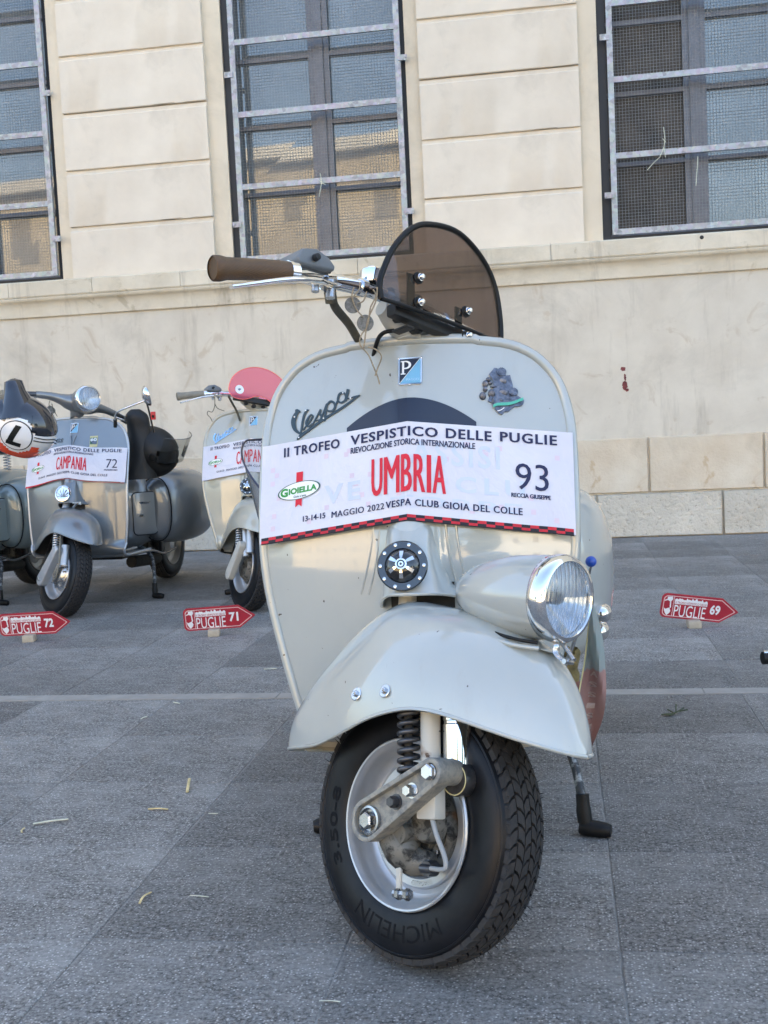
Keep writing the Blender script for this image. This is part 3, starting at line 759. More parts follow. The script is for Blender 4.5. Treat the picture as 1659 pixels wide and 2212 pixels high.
# fender ---------------------------------------------------------
def fender(root, mw, m, T, E, Wd, f0, f1, inner, n=2.35, edge_r=.0028):
    NF, NA = 56, 40
    def pt(a, c, off=0):
        q = .5-.5*cos(pi*a); f = f0+(f1-f0)*q
        w_ = max(.001, sinterp(Wd, f)-off); t1 = sinterp(T, f)-off; e = sinterp(E, f)+ (0 if off == 0 else .0)
        t1 = max(t1, e+.0005)
        ph = (c-.5)*pi; sn, cs = sin(ph), cos(ph)
        return V(f*(1-off*1.5), w_*math.copysign(abs(sn)**(2/n), sn), e+(t1-e)*max(0, cs)**(2/n))
    b = MB(); b.grid(NF, NA, lambda a, c: pt(a, c)); o = b.build('front_fender', m, root, mw, 70, fix=False)
    for p in o.data.polygons: pass
    b = MB(); b.grid(NF, NA, lambda a, c: pt(a, 1-c, .003)); b.build('fender_lining', inner, o, smooth=70, fix=False)
    for side in (0, 1):
        e = MB(); e.tube([pt(k/(NF-1), side)+V(0, 0, .0005) for k in range(NF)], edge_r, 6); e.build('rolled_edge', m, o, smooth=60)
    return o, pt
def loft_body(name, rings, m, root, smooth=60, seg=40, mw=None):
    b = MB(); vs = []; 
    for (y, cx, cz, hw, hh, n) in rings:
        for k in range(seg):
            a = 2*pi*k/seg; c_, s_ = cos(a), sin(a)
            vs.append(V(cx+hw*math.copysign(abs(c_)**(2/n), c_), y, cz+hh*math.copysign(abs(s_)**(2/n), s_)))
    fs = [(i*seg+k, i*seg+(k+1) % seg, (i+1)*seg+(k+1) % seg, (i+1)*seg+k) for i in range(len(rings)-1) for k in range(seg)]
    fs += [tuple(reversed(range(seg))), tuple((len(rings)-1)*seg+k for k in range(seg))]
    b.add(vs, fs); return b.build(name, m, root, mw, smooth)
def cowl(root, side, m, name, big=1.0, trim=None):
    rs_ = spline([(.66, .16, .42, .030, .11, 2.3), (.69, .18, .415, .075, .15, 2.4), (.76, .195, .42, .103, .172, 2.5), (.88, .205, .42, .118, .182, 2.5), (1.05, .205, .415, .118, .178, 2.4), (1.2, .195, .405, .10, .155, 2.3), (1.32, .18, .39, .07, .11, 2.2), (1.37, .17, .38, .02, .05, 2)], 4)
    rs_ = [(y, side*cx, cz, hw*big, hh*big, n) for y, cx, cz, hw, hh, n in rs_]
    o = loft_body(name, rs_, m, root)
    if trim:
        y, cx, cz, hw, hh, n = rs_[4]
        pts = []
        for k in range(28):
            a = 2*pi*k/28; c_, s_ = cos(a), sin(a)
            pts.append((cx+(hw+.004)*math.copysign(abs(c_)**(2/n), c_), y-.008, cz+(hh+.004)*math.copysign(abs(s_)**(2/n), s_)))
        b = MB(); b.tube(pts, .0032, 6, closed=True); b.build('cowl_gasket', trim, o, smooth=60)
    return o
def rear_end(root, m, seat_m, lamp=False):
    rs_ = spline([(.575, 0, .395, .03, .10, 2.2), (.59, 0, .40, .085, .155, 2.6), (.64, 0, .41, .14, .195, 2.8), (.74, 0, .43, .175, .205, 2.6), (.9, 0, .44, .17, .205, 2.4), (1.1, 0, .44, .15, .20, 2.3), (1.3, 0, .42, .11, .165, 2.2), (1.42, 0, .39, .06, .12, 2), (1.45, 0, .37, .01, .04, 2)], 4)
    loft_body('rear_body', rs_, m, root)
    sd_ = spline([(.60, 0, .735, .03, .012, 2.2), (.63, 0, .738, .06, .024, 2.4), (.72, 0, .745, .085, .03, 2.5), (.84, 0, .752, .125, .036, 2.5), (.93, 0, .760, .135, .036, 2.4), (.97, 0, .763, .11, .025, 2.2)], 4)
    s_ = loft_body('saddle', sd_, seat_m, root)
    for x in (-.07, .07):
        b = MB(); b.tube([(x+.019*cos(k*.7), .89+.019*sin(k*.7), .642+k*.0016) for k in range(50)], .0032, 6); b.build('saddle_spring', m_alu, root, smooth=60)
    b = MB(); b.tube([(0, .64, .60), (0, .64, .72)], .014, 10); b.tube([(-.07, .89, .62), (.07, .89, .62)], .012, 8); b.build('saddle_bracket', m_blackmatt, root, smooth=60)
    # swing arm, engine, exhaust under the right-hand side
    b = MB(); b.box((-.10, .98, .22), (.10, .34, .13)); b.box((-.03, 1.10, .2), (.07, .2, .07)); o = b.build('engine_case', m_drum, root, smooth=0); bevel(o, .02, 3)
    b = MB(); b.tube([(.02, .7, .15), (.02, 1.0, .13), (.0, 1.1, .13)], .03, 10); b.build('silencer', m_dark, root, smooth=60)
    mw = Matrix.Translation((0.0, 1.20, .1915)) @ Matrix(((0, 1, 0, 0), (-1, 0, 0, 0), (0, 0, 1, 0), (0, 0, 0, 1)))
    wheel(root, mw)
def stand(root, boots=True, up=0):
    m = m_standsteel
    for s_, nm in ((1, 'stand_leg'), (-1, 'stand_leg')):
        b = MB(); k_ = 1 if s_ > 0 else .86; b.tube(spline([(s_*.10, .66, .23), (s_*.185*k_, .58, .19), (s_*.228*k_, .50, .125), (s_*.243*k_, .462, .06), (s_*.245*k_, .455, .035)], 4), .0085, 10); o = b.build(nm, m, root, smooth=60)
        if boots:
            b = MB(); b.tube(spline([(s_*.2437*k_, .460, .073), (s_*.245*k_, .455, .045), (s_*.247*k_, .452, .024)], 3), [.0120]*3+[.0135]*4, 12)
            b.tube(spline([(s_*.238*k_, .454, .0165), (s_*.262*k_, .448, .014), (s_*.292*k_, .442, .0125)], 3), [.0135, .0155, .0155, .0150, .0145, .0135, .0105], 12); b.build('rubber_boot', m_black, o, smooth=60)
    b = MB(); b.tube([(-.10, .66, .23), (.10, .66, .23)], .009, 8); b.build('stand_crossbar', m, root, smooth=60)
# horn and column cover ------------------------------------------
def column_cover(root, m, black=True):
    b = MB(); NZ, NA = 22, 30
    def fn(a, c):
        z = .598-(.598-.502)*c
        h = sinterp([(0, .037), (.35, .042), (.6, .050), (.8, .060), (.92, .070), (1, .080)], c)
        p = sinterp([(0, .034), (.3, .052), (.6, .064), (.85, .078), (.95, .086), (1, .090)], c)
        th = (a-.5)*pi*1.0; sn = sin(th); cs = cos(th)
        x = h*sn*(1 if sn > 0 else 1-.42*c*c); y = ybase(z)+.012-(p+.0)*max(0, cs)**.8
        drop = -(.030 if sn < 0 else .016)*abs(sn)**4*c
        return V(x, y, z+drop)
    b.grid(NA, NZ, fn); o = b.build('column_cover', m, root, smooth=60, fix=False)
    lip = MB(); lip.tube([fn(k/40, 1)+V(0, -.001, 0) for k in range(41)], .0028, 6); lip.build('cover_lip', m, o, smooth=60)
    b = MB(); b.grid(16, 6, lambda a, c: V(-.030+.095*a, sh_y(-.030+.095*a, .462+.045*c)-.0012, .462+.045*c)); b.build('fork_hole_shade', m_dark, o, smooth=60, fix=False)  # dark patch laid on the solid shield paints the shade of the fork hole
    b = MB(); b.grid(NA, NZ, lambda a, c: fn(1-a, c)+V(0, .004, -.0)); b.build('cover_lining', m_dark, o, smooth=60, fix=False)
    return o
def horn(root, style='black'):
    c = V(-.002, ybase(.542)-.068, .5420); ax = V(0, -1, .34).normalized(); t1 = V(1, 0, 0); t2 = ax.cross(t1)*-1
    if t2.z < 0: t2 = -t2
    if style == 'black':
        b = MB(); b.lathe([(.0, -.03), (.030, -.03), (.0370, -.004), (.0378, .0), (.0378, .003), (.0362, .0045), (.0262, .0045), (.0255, .0035), (.0245, .005), (.020, .0105), (.013, .0145), (.006, .0158), (0, .016)], c, ax, 48)
        o = b.build('horn', m_blackgloss, root, smooth=30)
        for k in range(6):
            a = R(90+60*k); dr = t1*cos(a)+t2*sin(a); b = MB(); pd = t1*-sin(a)+t2*cos(a)
            pts = [c+ax*.0172+dr*.0085, c+ax*.0160+dr*.0130, c+ax*.0118+dr*.0205]
            vs = []; 
            for p, w_ in zip(pts, (.0014, .0024, .0030)): vs += [p-pd*w_, p+pd*w_, p+pd*w_-ax*.003, p-pd*w_-ax*.003]
            b.add(vs, [(0, 1, 5, 4), (4, 5, 9, 8), (1, 2, 6, 5), (5, 6, 10, 9), (3, 0, 4, 7), (7, 4, 8, 11), (8, 9, 10, 11), (0, 1, 2, 3)]); b.build('horn_vane', m_chrome, o, smooth=0)
        b = MB(); b.lathe([(.0085, .014), (.0085, .0172), (.0078, .0178), (.0062, .0178), (.0058, .0168)], c, ax, 24); b.lathe([(.004, .016), (.004, .0185), (.002, .0185), (.0018, .016)], c, ax, 16); b.build('horn_badge_ring', m_chrome, o, smooth=30)
        for k in range(10):
            a = R(72+36*k); p = c+(t1*cos(a)+t2*sin(a))*.0325+ax*.0045; b = MB()
            b.lathe([(0, 0), (.0026, 0), (.0026, .0014), (.0014, .0016), (.0012, .0006), (0, .0006)], p, ax, 10); b.build('horn_screw', m_alu, o, smooth=30)
    else:
        b = MB(); b.lathe([(0, -.03), (.030, -.03), (.037, -.004), (.0385, 0), (.037, .005), (.032, .006), (.030, .003), (0, .003)], c, ax, 40); o = b.build('horn', m_chrome, root, smooth=30)
        for k in range(7):
            a = R(90+(k-3)*26); dr = t1*cos(a)+t2*sin(a); pd = t1*-sin(a)+t2*cos(a); p0 = c-t2*.018+ax*.005; L_ = .042-.004*abs(k-3)
            b = MB(); b.add([p0+dr*.004-pd*.001, p0+dr*.004+pd*.001, p0+dr*L_+pd*.0028, p0+dr*L_-pd*.0028, p0+dr*.004+ax*.003, p0+dr*L_+ax*.004], [(0, 1, 5, 4)[:3], (1, 2, 5, 4), (2, 3, 5), (3, 0, 4, 5)]); b.build('horn_vane', m_alu, o, smooth=0)
    return o
def P_badge(root, surf, x0, x1, z0, z1, real=True):
    """enamel badge: dark and light triangle, white border, letter P"""
    def q(u, v, h): return surf(x0+(x1-x0)*u, z0+(z1-z0)*v, h)
    b = MB(); n = 4; rr_ = .06
    ring = [(rr_, 0), (1-rr_, 0), (1, rr_), (1, 1-rr_), (1-rr_, 1), (rr_, 1), (0, 1-rr_), (0, rr_)]
    b.prism(ring, .0008, .0032, q); o = b.build('maker_badge', m_alu, root, smooth=0)
    b = MB(); b.add([q(.06, .05, .0036), q(.94, .95, .0036), q(.06, .95, .0036)], [(0, 1, 2)]); b.build('badge_dark_field', m_navygloss, o, smooth=0, fix=False)
    b = MB(); b.add([q(.06, .05, .0036), q(.94, .05, .0036), q(.94, .95, .0036)], [(0, 1, 2)]); b.build('badge_blue_field', m_skyblue, o, smooth=0, fix=False)
    b = MB(); w_ = .025; b.add([q(.05, .04, .0041), q(.05+w_, .04, .0041), q(.95, .96, .0041), q(.95-w_, .96, .0041)], [(0, 1, 2, 3)]); b.build('badge_line', m_whiteprint, o, smooth=0, fix=False)
    b = MB()
    def rect(a, c, e, f): b.add([q(a, e, .0044), q(c, e, .0044), q(c, f, .0044), q(a, f, .0044)], [(0, 1, 2, 3)])
    rect(.17, .26, .40, .86); rect(.11, .32, .37, .41); rect(.11, .30, .83, .88)
    N_ = 14; vs = []
    for k in range(N_+1):
        a = R(90-180*k/N_); 
        vs.append(q(.33+.23*cos(a), .725+.155*sin(a), .0044)); vs.append(q(.31+.14*cos(a), .725+.105*sin(a), .0044))
    vs = [q(.26, .88, .0044), q(.26, .83, .0044)]+vs+[q(.26, .57, .0044), q(.26, .62, .0044)]
    b.add(vs, [(2*i, 2*i+1, 2*i+3, 2*i+2) for i in range(len(vs)//2-1)]); b.build('badge_letter', m_whiteprint, o, smooth=0, fix=False)
    text_on('PIAGGIO', (.36, .88, .13, .22), lambda u, v: q(u, v, .0042), 'badge_wordmark', mat('pale_blue_print', (.45, .65, .8, 1), .5), o)
    if real:
        for (u, v) in ((.0, 1.0), (1.0, 1.0), (.5, -.02)):
            b = MB(); p = q(u*.96+.02, v*.97+.02, .002); b.lathe([(0, 0), (.0017, 0), (.0015, .001), (0, .0016)], p, (0, -1, .3), 8); b.build('badge_pin', m_alu, o, smooth=30)
    return o
SCR = [[(150, 612, 20), (175, 616, 40), (212, 622, 10)], [(180, 618, 26), (150, 665, 46), (131, 720, 52), (135, 775, 46), (160, 820, 34), (210, 850, 20)],
       [(268, 612, 8), (302, 602, 14)], [(288, 604, 22), (255, 650, 22), (235, 720, 22), (222, 800, 20), (205, 885, 16)],
       [(238, 815, 14), (275, 770, 16), (320, 715, 18), (347, 668, 18), (325, 655, 14), (290, 700, 22), (275, 745, 24), (300, 775, 16), (345, 745, 14)],
       [(345, 755, 14), (395, 670, 16), (435, 598, 16), (425, 640, 22), (445, 670, 26), (430, 705, 18), (380, 715, 16)],
       [(440, 690, 14), (470, 620, 14), (505, 545, 22), (490, 620, 24), (475, 720, 22)],
       [(500, 560, 18), (540, 518, 22), (580, 530, 24), (592, 575, 24), (565, 612, 22), (520, 615, 20), (500, 590, 18), (503, 560, 18)],
       [(590, 580, 14), (625, 500, 18)], [(622, 500, 22), (640, 445, 24), (685, 430, 22), (710, 465, 22), (700, 505, 20), (660, 530, 20), (625, 515, 20)],
       [(735, 392, 30), (722, 450, 28), (705, 515, 20)], [(715, 490, 12), (760, 482, 12), (800, 470, 16), (862, 452, 6)],
       [(172, 912, 14), (215, 870, 30), (330, 792, 26), (480, 692, 26), (620, 612, 24), (740, 535, 24), (810, 485, 18), (862, 452, 4)]]
def script(root, surf, mp, m, studs=True, h=.0022):
    b = MB()
    for st_ in SCR:
        P2 = spline(st_, 5); vsl = []
        for i, (x, y, w_) in enumerate(P2):
            a = P2[max(0, i-1)]; c = P2[min(len(P2)-1, i+1)]; dx, dy = c[0]-a[0], c[1]-a[1]; L_ = math.hypot(dx, dy) or 1; nx, ny = -dy/L_, dx/L_
            for s_ in (1, -1):
                X, Z = mp(x+s_*nx*w_/2, y+s_*ny*w_/2); vsl.append((X, Z))
        for hh, in ((h,),):
            top = [surf(X, Z, hh) for X, Z in vsl]; bot = [surf(X, Z, .0003) for X, Z in vsl]; n = len(top)
            b.add(top+bot, [(2*i, 2*i+1, 2*i+3, 2*i+2) for i in range(n//2-1)]+[(2*i, 2*i+2, n+2*i+2, n+2*i) for i in range(n//2-1)]+[(2*i+1, n+2*i+1, n+2*i+3, 2*i+3) for i in range(n//2-1)])
    o = b.build('script_emblem', m, root, smooth=0, fix=False)
    if studs:
        for (x, y) in ((145, 678), (272, 610), (468, 690), (680, 430), (760, 485), (193, 890)):
            X, Z = mp(x, y); b = MB(); b.lathe([(0, 0), (.0015, 0), (.0013, .0008), (0, .0012)], surf(X, Z, h), (0, -1, .3), 8); b.build('emblem_stud', m_whitegloss, o, smooth=30)
    return o
def stadium(A, ra, B, rb, n=14):
    ax = math.atan2(B[1]-A[1], B[0]-A[0]); L_ = math.hypot(B[0]-A[0], B[1]-A[1]); be = math.acos(max(-1, min(1, (ra-rb)/L_)))
    pts = []
    for k in range(n+1): a = ax+be+(2*pi-2*be)*k/n; pts.append((A[0]+ra*cos(a), A[1]+ra*sin(a)))
    for k in range(n+1): a = ax-be+2*be*k/n; pts.append((B[0]+rb*cos(a), B[1]+rb*sin(a)))
    return pts
def hexnut(b, c, ax, r_, h, mi=0):
    b.lathe([(0, 0), (r_, 0), (r_, h*.8), (r_*.85, h), (0, h)], c, ax, 6, mi)
def front_suspension(root, mw, link_m, detail=True):
    """trailing link, spring, damper and drum on the -y side of the wheel"""
    A, B = (-.009, .005), (.111, .069)
    b = MB(); o1 = stadium(A, .0285, B, .0185); fn = lambda x, y, h: V(x, -h, y)
    b.prism(o1, .080, .096, fn); base = b.build('swing_link', link_m, root, mw, 30)
    o2 = stadium(A, .0220, B, .0115); b = MB(); n = len(o1)
    vs = [V(x, -.096, z) for x, z in o1]+[V(x, -.1065, z) for x, z in o1]+[V(x, -.1065, z) for x, z in o2]+[V(x, -.094, z) for x, z in o2]
    b.add(vs, [(k, (k+1) % n, r_*n+n+(k+1) % n-0, r_*n+n+k) if False else (r_*n+k, r_*n+(k+1) % n, (r_+1)*n+(k+1) % n, (r_+1)*n+k) for r_ in range(3) for k in range(n)])
    o = b.build('link_rim', link_m, base, smooth=0); bevel(o, .0015, 2)
    for (f, t, r_, h, m, w0) in ((-.009, .005, .0115, .012, m_steel, 1), (.070, .045, .0078, .012, m_alu, 0), (.040, .030, .0078, .012, m_spring, 0), (.111, .069, .0105, .008, m_alu, 0)):
        b = MB()
        if w0: b.lathe([(.0195, .0), (.0195, .006), (.0165, .0065), (.015, .001), (0, .001)], (f, -.0955, t), (0, -1, 0), 28)
        else: b.lathe([(.0105, 0), (.0105, .002), (0, .002)], (f, -.0955-(.009 if f > .1 else 0), t), (0, -1, 0), 20)
        hexnut(b, V(f, -.0975-(.009 if f > .1 else 0), t), (0, -1, 0), r_, h); b.build('link_bolt', m, base, smooth=30)
    # pin to damper eye
    b = MB(); b.lathe([(.0175, 0), (.0175, .026), (.013, .027)], (.111, -.083, .069), (0, 1, 0), 24); b.build('link_pin', link_m, base, smooth=30)
    # damper
    b = MB(); f, y, = .105, -.045
    b.lathe([(0, .050), (.015, .050), (.0195, .056), (.0198, .064), (.0198, .132), (.0188, .1335), (.0188, .1365), (.0198, .138), (.0198, .160), (.017, .164), (.017, .23), (0, .23)], (f, y, 0), (0, 0, 1), 32); dm = b.build('damper', m_chrome, root, mw, 30)
    b = MB(); b.lathe([(.006, -.014), (.0215, -.014), (.0225, -.011), (.0225, .012), (.0215, .014), (.006, .014)], (.113, -.047, .060), (0, 1, 0), 32); b.build('damper_eye', m_spring, dm, smooth=30)
    b = MB(); b.lathe([(.0195, -.0148), (.0205, -.0152), (.0212, -.0146)], (.113, -.047, .060), (0, 1, 0), 32); b.build('damper_ring', m_gold, dm, smooth=30)
    # spring
    b = MB(); N_ = 200; b.tube([(.047+.0128*cos(2*pi*9.5*k/N_), -.080+.0128*sin(2*pi*9.5*k/N_), .052+.115*k/N_) for k in range(N_+1)], .0038, 8); sp = b.build('coil_spring', m_spring, root, mw, 60)
    b = MB(); b.tube([(.047, -.08, .03), (.047, -.08, .20)], .006, 8); b.build('spring_rod', m_dark, sp, smooth=60)
    # fork tube
    b = MB(); b.tube(spline([(-.030, 0, .36), (-.026, -.008, .30), (.02, -.040, .24), (.066, -.062, .205), (.074, -.066, .17), (.075, -.066, .10), (.079, -.067, .020)], 5), .0138, 16); fk = b.build('fork_tube', m_tubepaint, root, mw, 60)
    b = MB(); b.box((.079, -.070, .030), (.034, .022, .044)); o = b.build('fork_lug', m_tubepaint, fk, smooth=0); bevel(o, .003)
    # drum housing
    b = MB(); b.lathe([(.066, .004), (.064, -.004), (.058, -.010), (.0565, -.006), (.054, -.006), (.053, -.013), (.048, -.016), (.046, -.012), (.043, -.012), (.042, -.018), (.030, -.020), (0, -.022)], (.008, -.014, -.004), (0, 1, 0), 36); dr = b.build('brake_drum', m_drum, root, mw, 40)
    b = MB(); b.tube(spline([(-.012, -.070, .0), (.012, -.062, -.028), (.028, -.050, -.048), (.055, -.040, -.050)], 5), [.014, .016, .018, .021, .023, .025, .026, .025, .024, .022, .021, .020, .018, .017, .015, .013][:16], 16); b.build('cam_casting', m_drum, dr, smooth=60)
    b = MB(); b.lathe([(0, -.022), (.020, -.022), (.024, -.016), (.026, 0)], (.055, -.040, .0), (0, 1, 0), 20); b.tube([(.0, -.075, -.005), (-.012, -.08, .0)], .02, 14); b.lathe([(0, -.008), (.013, -.008), (.014, .02)], (.028, -.072, -.012), (0, 1, 0), 20)
    b.build('housing_boss', m_drum, dr, smooth=40)
    for a_ in (20, 80, 140, 200, 260, 320):
        b = MB(); hexnut(b, V(.008+.05*cos(R(a_)), -.022, -.004+.05*sin(R(a_))), (0, -1, 0), .005, .006); b.build('housing_nut', m_steel, dr, smooth=20)
    b = MB(); b.lathe([(0, 0), (.010, 0), (.011, .016), (0, .016)], (.062, -.062, -.056), (0, 1, 0), 16); b.lathe([(0, 0), (.006, 0), (.006, .02)], (.074, -.062, -.056), (-.9, 0, 0), 10); b.build('cable_stop', m_spring, dr, smooth=40)
    b = MB(); b.tube(spline([(.084, -.074, .012), (.094, -.076, -.010), (.106, -.074, -.036), (.108, -.073, -.050), (.100, -.072, -.0545), (.075, -.066, -.0545)], 4), .0034, 8); b.build('brake_cable', mat('light_grey_sleeve', (.30, .31, .31, 1), .5) if detail else m_cable, dr, smooth=60)
    b = MB(); b.box((.020, -.070, -.052), (.009, .005, .075), rot=Matrix.Rotation(R(0), 3, 'Y')); o = b.build('brake_arm', m_tubepaint, dr, smooth=0); bevel(o, .001, 1)
    b = MB(); b.lathe([(0, 0), (.006, 0), (.006, .03), (0, .03)], (.012, -.071, -.090), (1, 0, 0), 8); b.lathe([(.006, .0), (.0082, 0), (.0082, .006), (.006, .006)], (.018, -.071, -.090), (1, 0, 0), 6); b.lathe([(.0, .0), (.0082, 0), (.0082, .006), (.0, .006)], (.034, -.071, -.090), (1, 0, 0), 6); b.build('arm_clamp', m_steel, dr, smooth=20)
def headlamp(root, mw, c, ax, r_, body_m, prof=None, brow=True, lens_name='headlight'):
    ax = V(*ax).normalized(); c = V(*c)
    hl = None
    if prof:
        b = MB(); b.lathe(prof, c, ax, 48); hl = b.build(lens_name, body_m, root, mw, 60)
    k = r_/.0585
    b = MB(); b.lathe([(.0545*k, -.022*k), (.0575*k, -.020*k), (.0590*k, -.010*k), (.0585*k, .0), (.0555*k, .006*k), (.0505*k, .0075*k), (.0485*k, .005*k), (.0480*k, -.002*k)], c, ax, 56)
    rim_ = b.build('chrome_rim' if hl else lens_name, m_chrome, hl or root, mw if not hl else None, 60)
    b = MB(); b.lathe([(.048*k, -.001), (.036*k, -.010*k), (.022*k, -.022*k), (.008*k, -.030*k), (0, -.031*k)], c, ax, 40); b.build('reflector', m_reflector, hl or rim_, smooth=60)
    b = MB(); b.lathe([(0, -.03*k), (.008*k, -.028*k), (.009*k, -.012*k), (.006*k, -.006*k), (0, -.005*k)], c, ax, 14); b.build('bulb', m_spring, hl or rim_, smooth=40)
    b = MB(); b.lathe([(.0485*k, .001), (.048*k, .0045*k), (.036*k, .0085*k), (.018*k, .0115*k), (0, .0125*k)], c, ax, 48)
    b.lathe([(.0485*k, .0), (.036*k, .0055*k), (.018*k, .0085*k), (0, .0095*k)][::-1], c, ax, 48)
    b.build('lens', m_lens, hl or rim_, smooth=60)
    return hl or rim_
# ---------------------------------------------------------------- main scooter
def banner(name, parent_xf, region, number, rider, hem, lab, zoff=0.0, w_=.247, sway=0.0, seed=0, ghosts=True, y_off=0.0, sc=1.0):
    o_root = empty(name, parent_xf[0], parent_xf[1]); o_root.scale = (sc,)*3; tag(o_root, lab, 'banner', 'event banners tied round the leg shields')
    def surf(u, v, h=0.0):
        a = min(abs(u), 1.0); s_ = 1 if u > 0 else -1
        zt = .754-.030*a+zoff; zb = .609-.037*a+zoff
        yt = .180+.062*a; yb_ = .133+.059*a
        z = zb+(zt-zb)*v; y = yb_+(yt-yb_)*v+y_off
        wob = min(1, a*3)*.0026*noise.noise(Vector((u*4+seed, v*1.6, seed)))+.0011*sin(u*9+v*3+seed)*a+.0013*sin(u*31+v*5+seed)*max(0, a-.5)+.0007*sin(u*17-v*11)*a
        z += sway*.004*sin(u*5+seed)
        x = w_*u
        if abs(u) > 1:
            e = abs(u)-1; ang = min(1, e/.05); x = s_*w_*(1.012-.75*e); y += e*w_*.30; z -= 0
        return V(x, y+wob-h, z)
    b = MB(); us = [-1.28+2.56*k/128 for k in range(129)]; vs_ = [0, .03]+[.03+.97*k/20 for k in range(1, 21)]
    vs_ = [-.022] + [0]+[k/20 for k in range(1, 21)]
    def yadj(u): return 0
    b.grid(129, len(vs_), lambda a, c: surf(-1.28+2.56*a, vs_[round(c*(len(vs_)-1))]))
    cl = b.build('cloth', m_cloth, o_root, smooth=60, fix=False)
    # second face gives the cloth thickness
    b = MB(); b.grid(129, len(vs_), lambda a, c: surf(1.28-2.56*a, vs_[round(c*(len(vs_)-1))], -.0008)); b.build('cloth_back', m_cloth, cl, smooth=60, fix=False)
    b = MB()
    if hem == 'check':
        N_ = 38
        for k in range(N_):
            for r_ in range(2):
                u0, u1 = -1.0+2.0*k/N_, -1.0+2.0*(k+1)/N_
                v0, v1 = (-.024, .007) if r_ == 0 else (.007, .038)
                b.add([surf(u0, v0, .0010), surf(u1, v0, .0010), surf(u1, v1, .0010), surf(u0, v1, .0010)], [(0, 1, 2, 3)], (k+r_) % 2)
        # rolled lower lip
        b.tube([surf(-1+2*k/60, -.024, .0) for k in range(61)], .0012, 6, mi=1)
    elif hem == 'red':
        b.grid(80, 3, lambda a, c: surf(-1.0+2.0*a, -.05+c*.10*max(0, (.4-a*1.0))+.01*c, .0010), 0)
    if b.v: b.build('hem', [m_hemred, m_hemblack], o_root, smooth=0, fix=False)
    sf = lambda u, v: surf(u, v, .0011)
    sg = lambda u, v: surf(u, v, .0006)
    def T(t, bx, m, fat=.0012, n=3, **k):
        for i in range(n):
            sh_ = (2*i/(n-1)-1)*fat if n > 1 else 0
            text_on(t, (bx[0]+sh_, bx[1]+sh_, bx[2], bx[3]), (lambda u, v, i=i: surf(u, v, .0011+.00007*i)), 'lettering', m, cl, cut=.02, **k)
    T('II TROFEO', (-.853, -.458, .845, .945), m_navy, bold=.02, spacing=1.15)
    T('VESPISTICO', (-.381, .185, .850, .952), m_navy, bold=.02, spacing=1.12)
    T('DELLE', (.235, .512, .852, .955), m_navy, bold=.02, spacing=1.15); T('PUGLIE', (.565, .913, .857, .960), m_navy, bold=.02, spacing=1.15)
    T('RIEVOCAZIONE STORICA INTERNAZIONALE', (-.378, .412, .758, .822), m_navy, bold=.015, n=2, fat=.0006)
    WL = {'I': .026, 'M': .112, 'B': .074, 'R': .076, 'A': .086, 'U': .080, 'C': .080, 'P': .070, 'N': .086}
    r0_, r1_ = (-.236, .232) if len(region) < 7 else (-.30, .31); tot = sum(WL[c] for c in region)+.012*(len(region)-1); kx = (r1_-r0_)/tot; cx_ = r0_
    for c in region:
        w1 = WL[c]*kx; f_ = .0032 if c != 'I' else .005; T(c, (cx_+f_, cx_+w1-f_, .275, .662), m_red, bold=0, fat=f_*1.35, n=5); cx_ += w1+.012*kx
    if number: T(number, (.655, .855, .385, .650), m_navy, bold=-.004)
    if rider: T(rider, (.627, .866, .303, .346), m_navy, bold=.012)
    T('13-14-15', (-.703, -.550, .139, .197), m_navy, bold=.008); T('MAGGIO 2022', (-.505, -.150, .128, .192), m_navy, bold=0, spacing=1.1)
    T('VESPA CLUB GIOIA DEL COLLE', (-.139, .692, .128, .198), m_navy, bold=.012, spacing=1.12)
    # sponsor: oval with red ribbon behind
    b = MB(); b.grid(6, 14, lambda a, c: sf(-.762+.046*a+.004*c, .30+.365*c+(.03*(1-abs(2*a-1)) if c == 0 else 0))); b.build('logo_ribbon', m_red, cl, smooth=0, fix=False)
    b = MB(); ce = (-.737, .473); N_ = 36
    def el(a, s_, h): return surf(ce[0]+s_*.150*cos(a), ce[1]+s_*(.092)*sin(a)+.012*cos(a)*s_, h)
    for s1, h1_, mi_ in ((1, .0013, 1), (.93, .0017, 0)):
        b.add([el(2*pi*k/N_, max(.001, s1*r_/6), h1_) for r_ in range(7) for k in range(N_)], [(r_*N_+k, r_*N_+(k+1) % N_, (r_+1)*N_+(k+1) % N_, (r_+1)*N_+k) for r_ in range(6) for k in range(N_)], mi_)
    b.build('logo_oval', [m_white, m_stgreen], cl, smooth=0, fix=False)
    text_on('G', (-.868, -.815, .425, .515), lambda u, v: surf(u, v, .0020), 'lettering', m_green, cl, bold=.05, cut=.02)
    text_on('IOIELLA', (-.810, -.612, .445, .510), lambda u, v: surf(u, v+.012*(u+.7)*4, .0020), 'lettering', m_green, cl, bold=.05, cut=.02)
    text_on('Gioia e latte', (-.775, -.685, .402, .425), lambda u, v: surf(u, v, .0020), 'lettering', m_stgreen, cl, bold=.02, cut=.02)
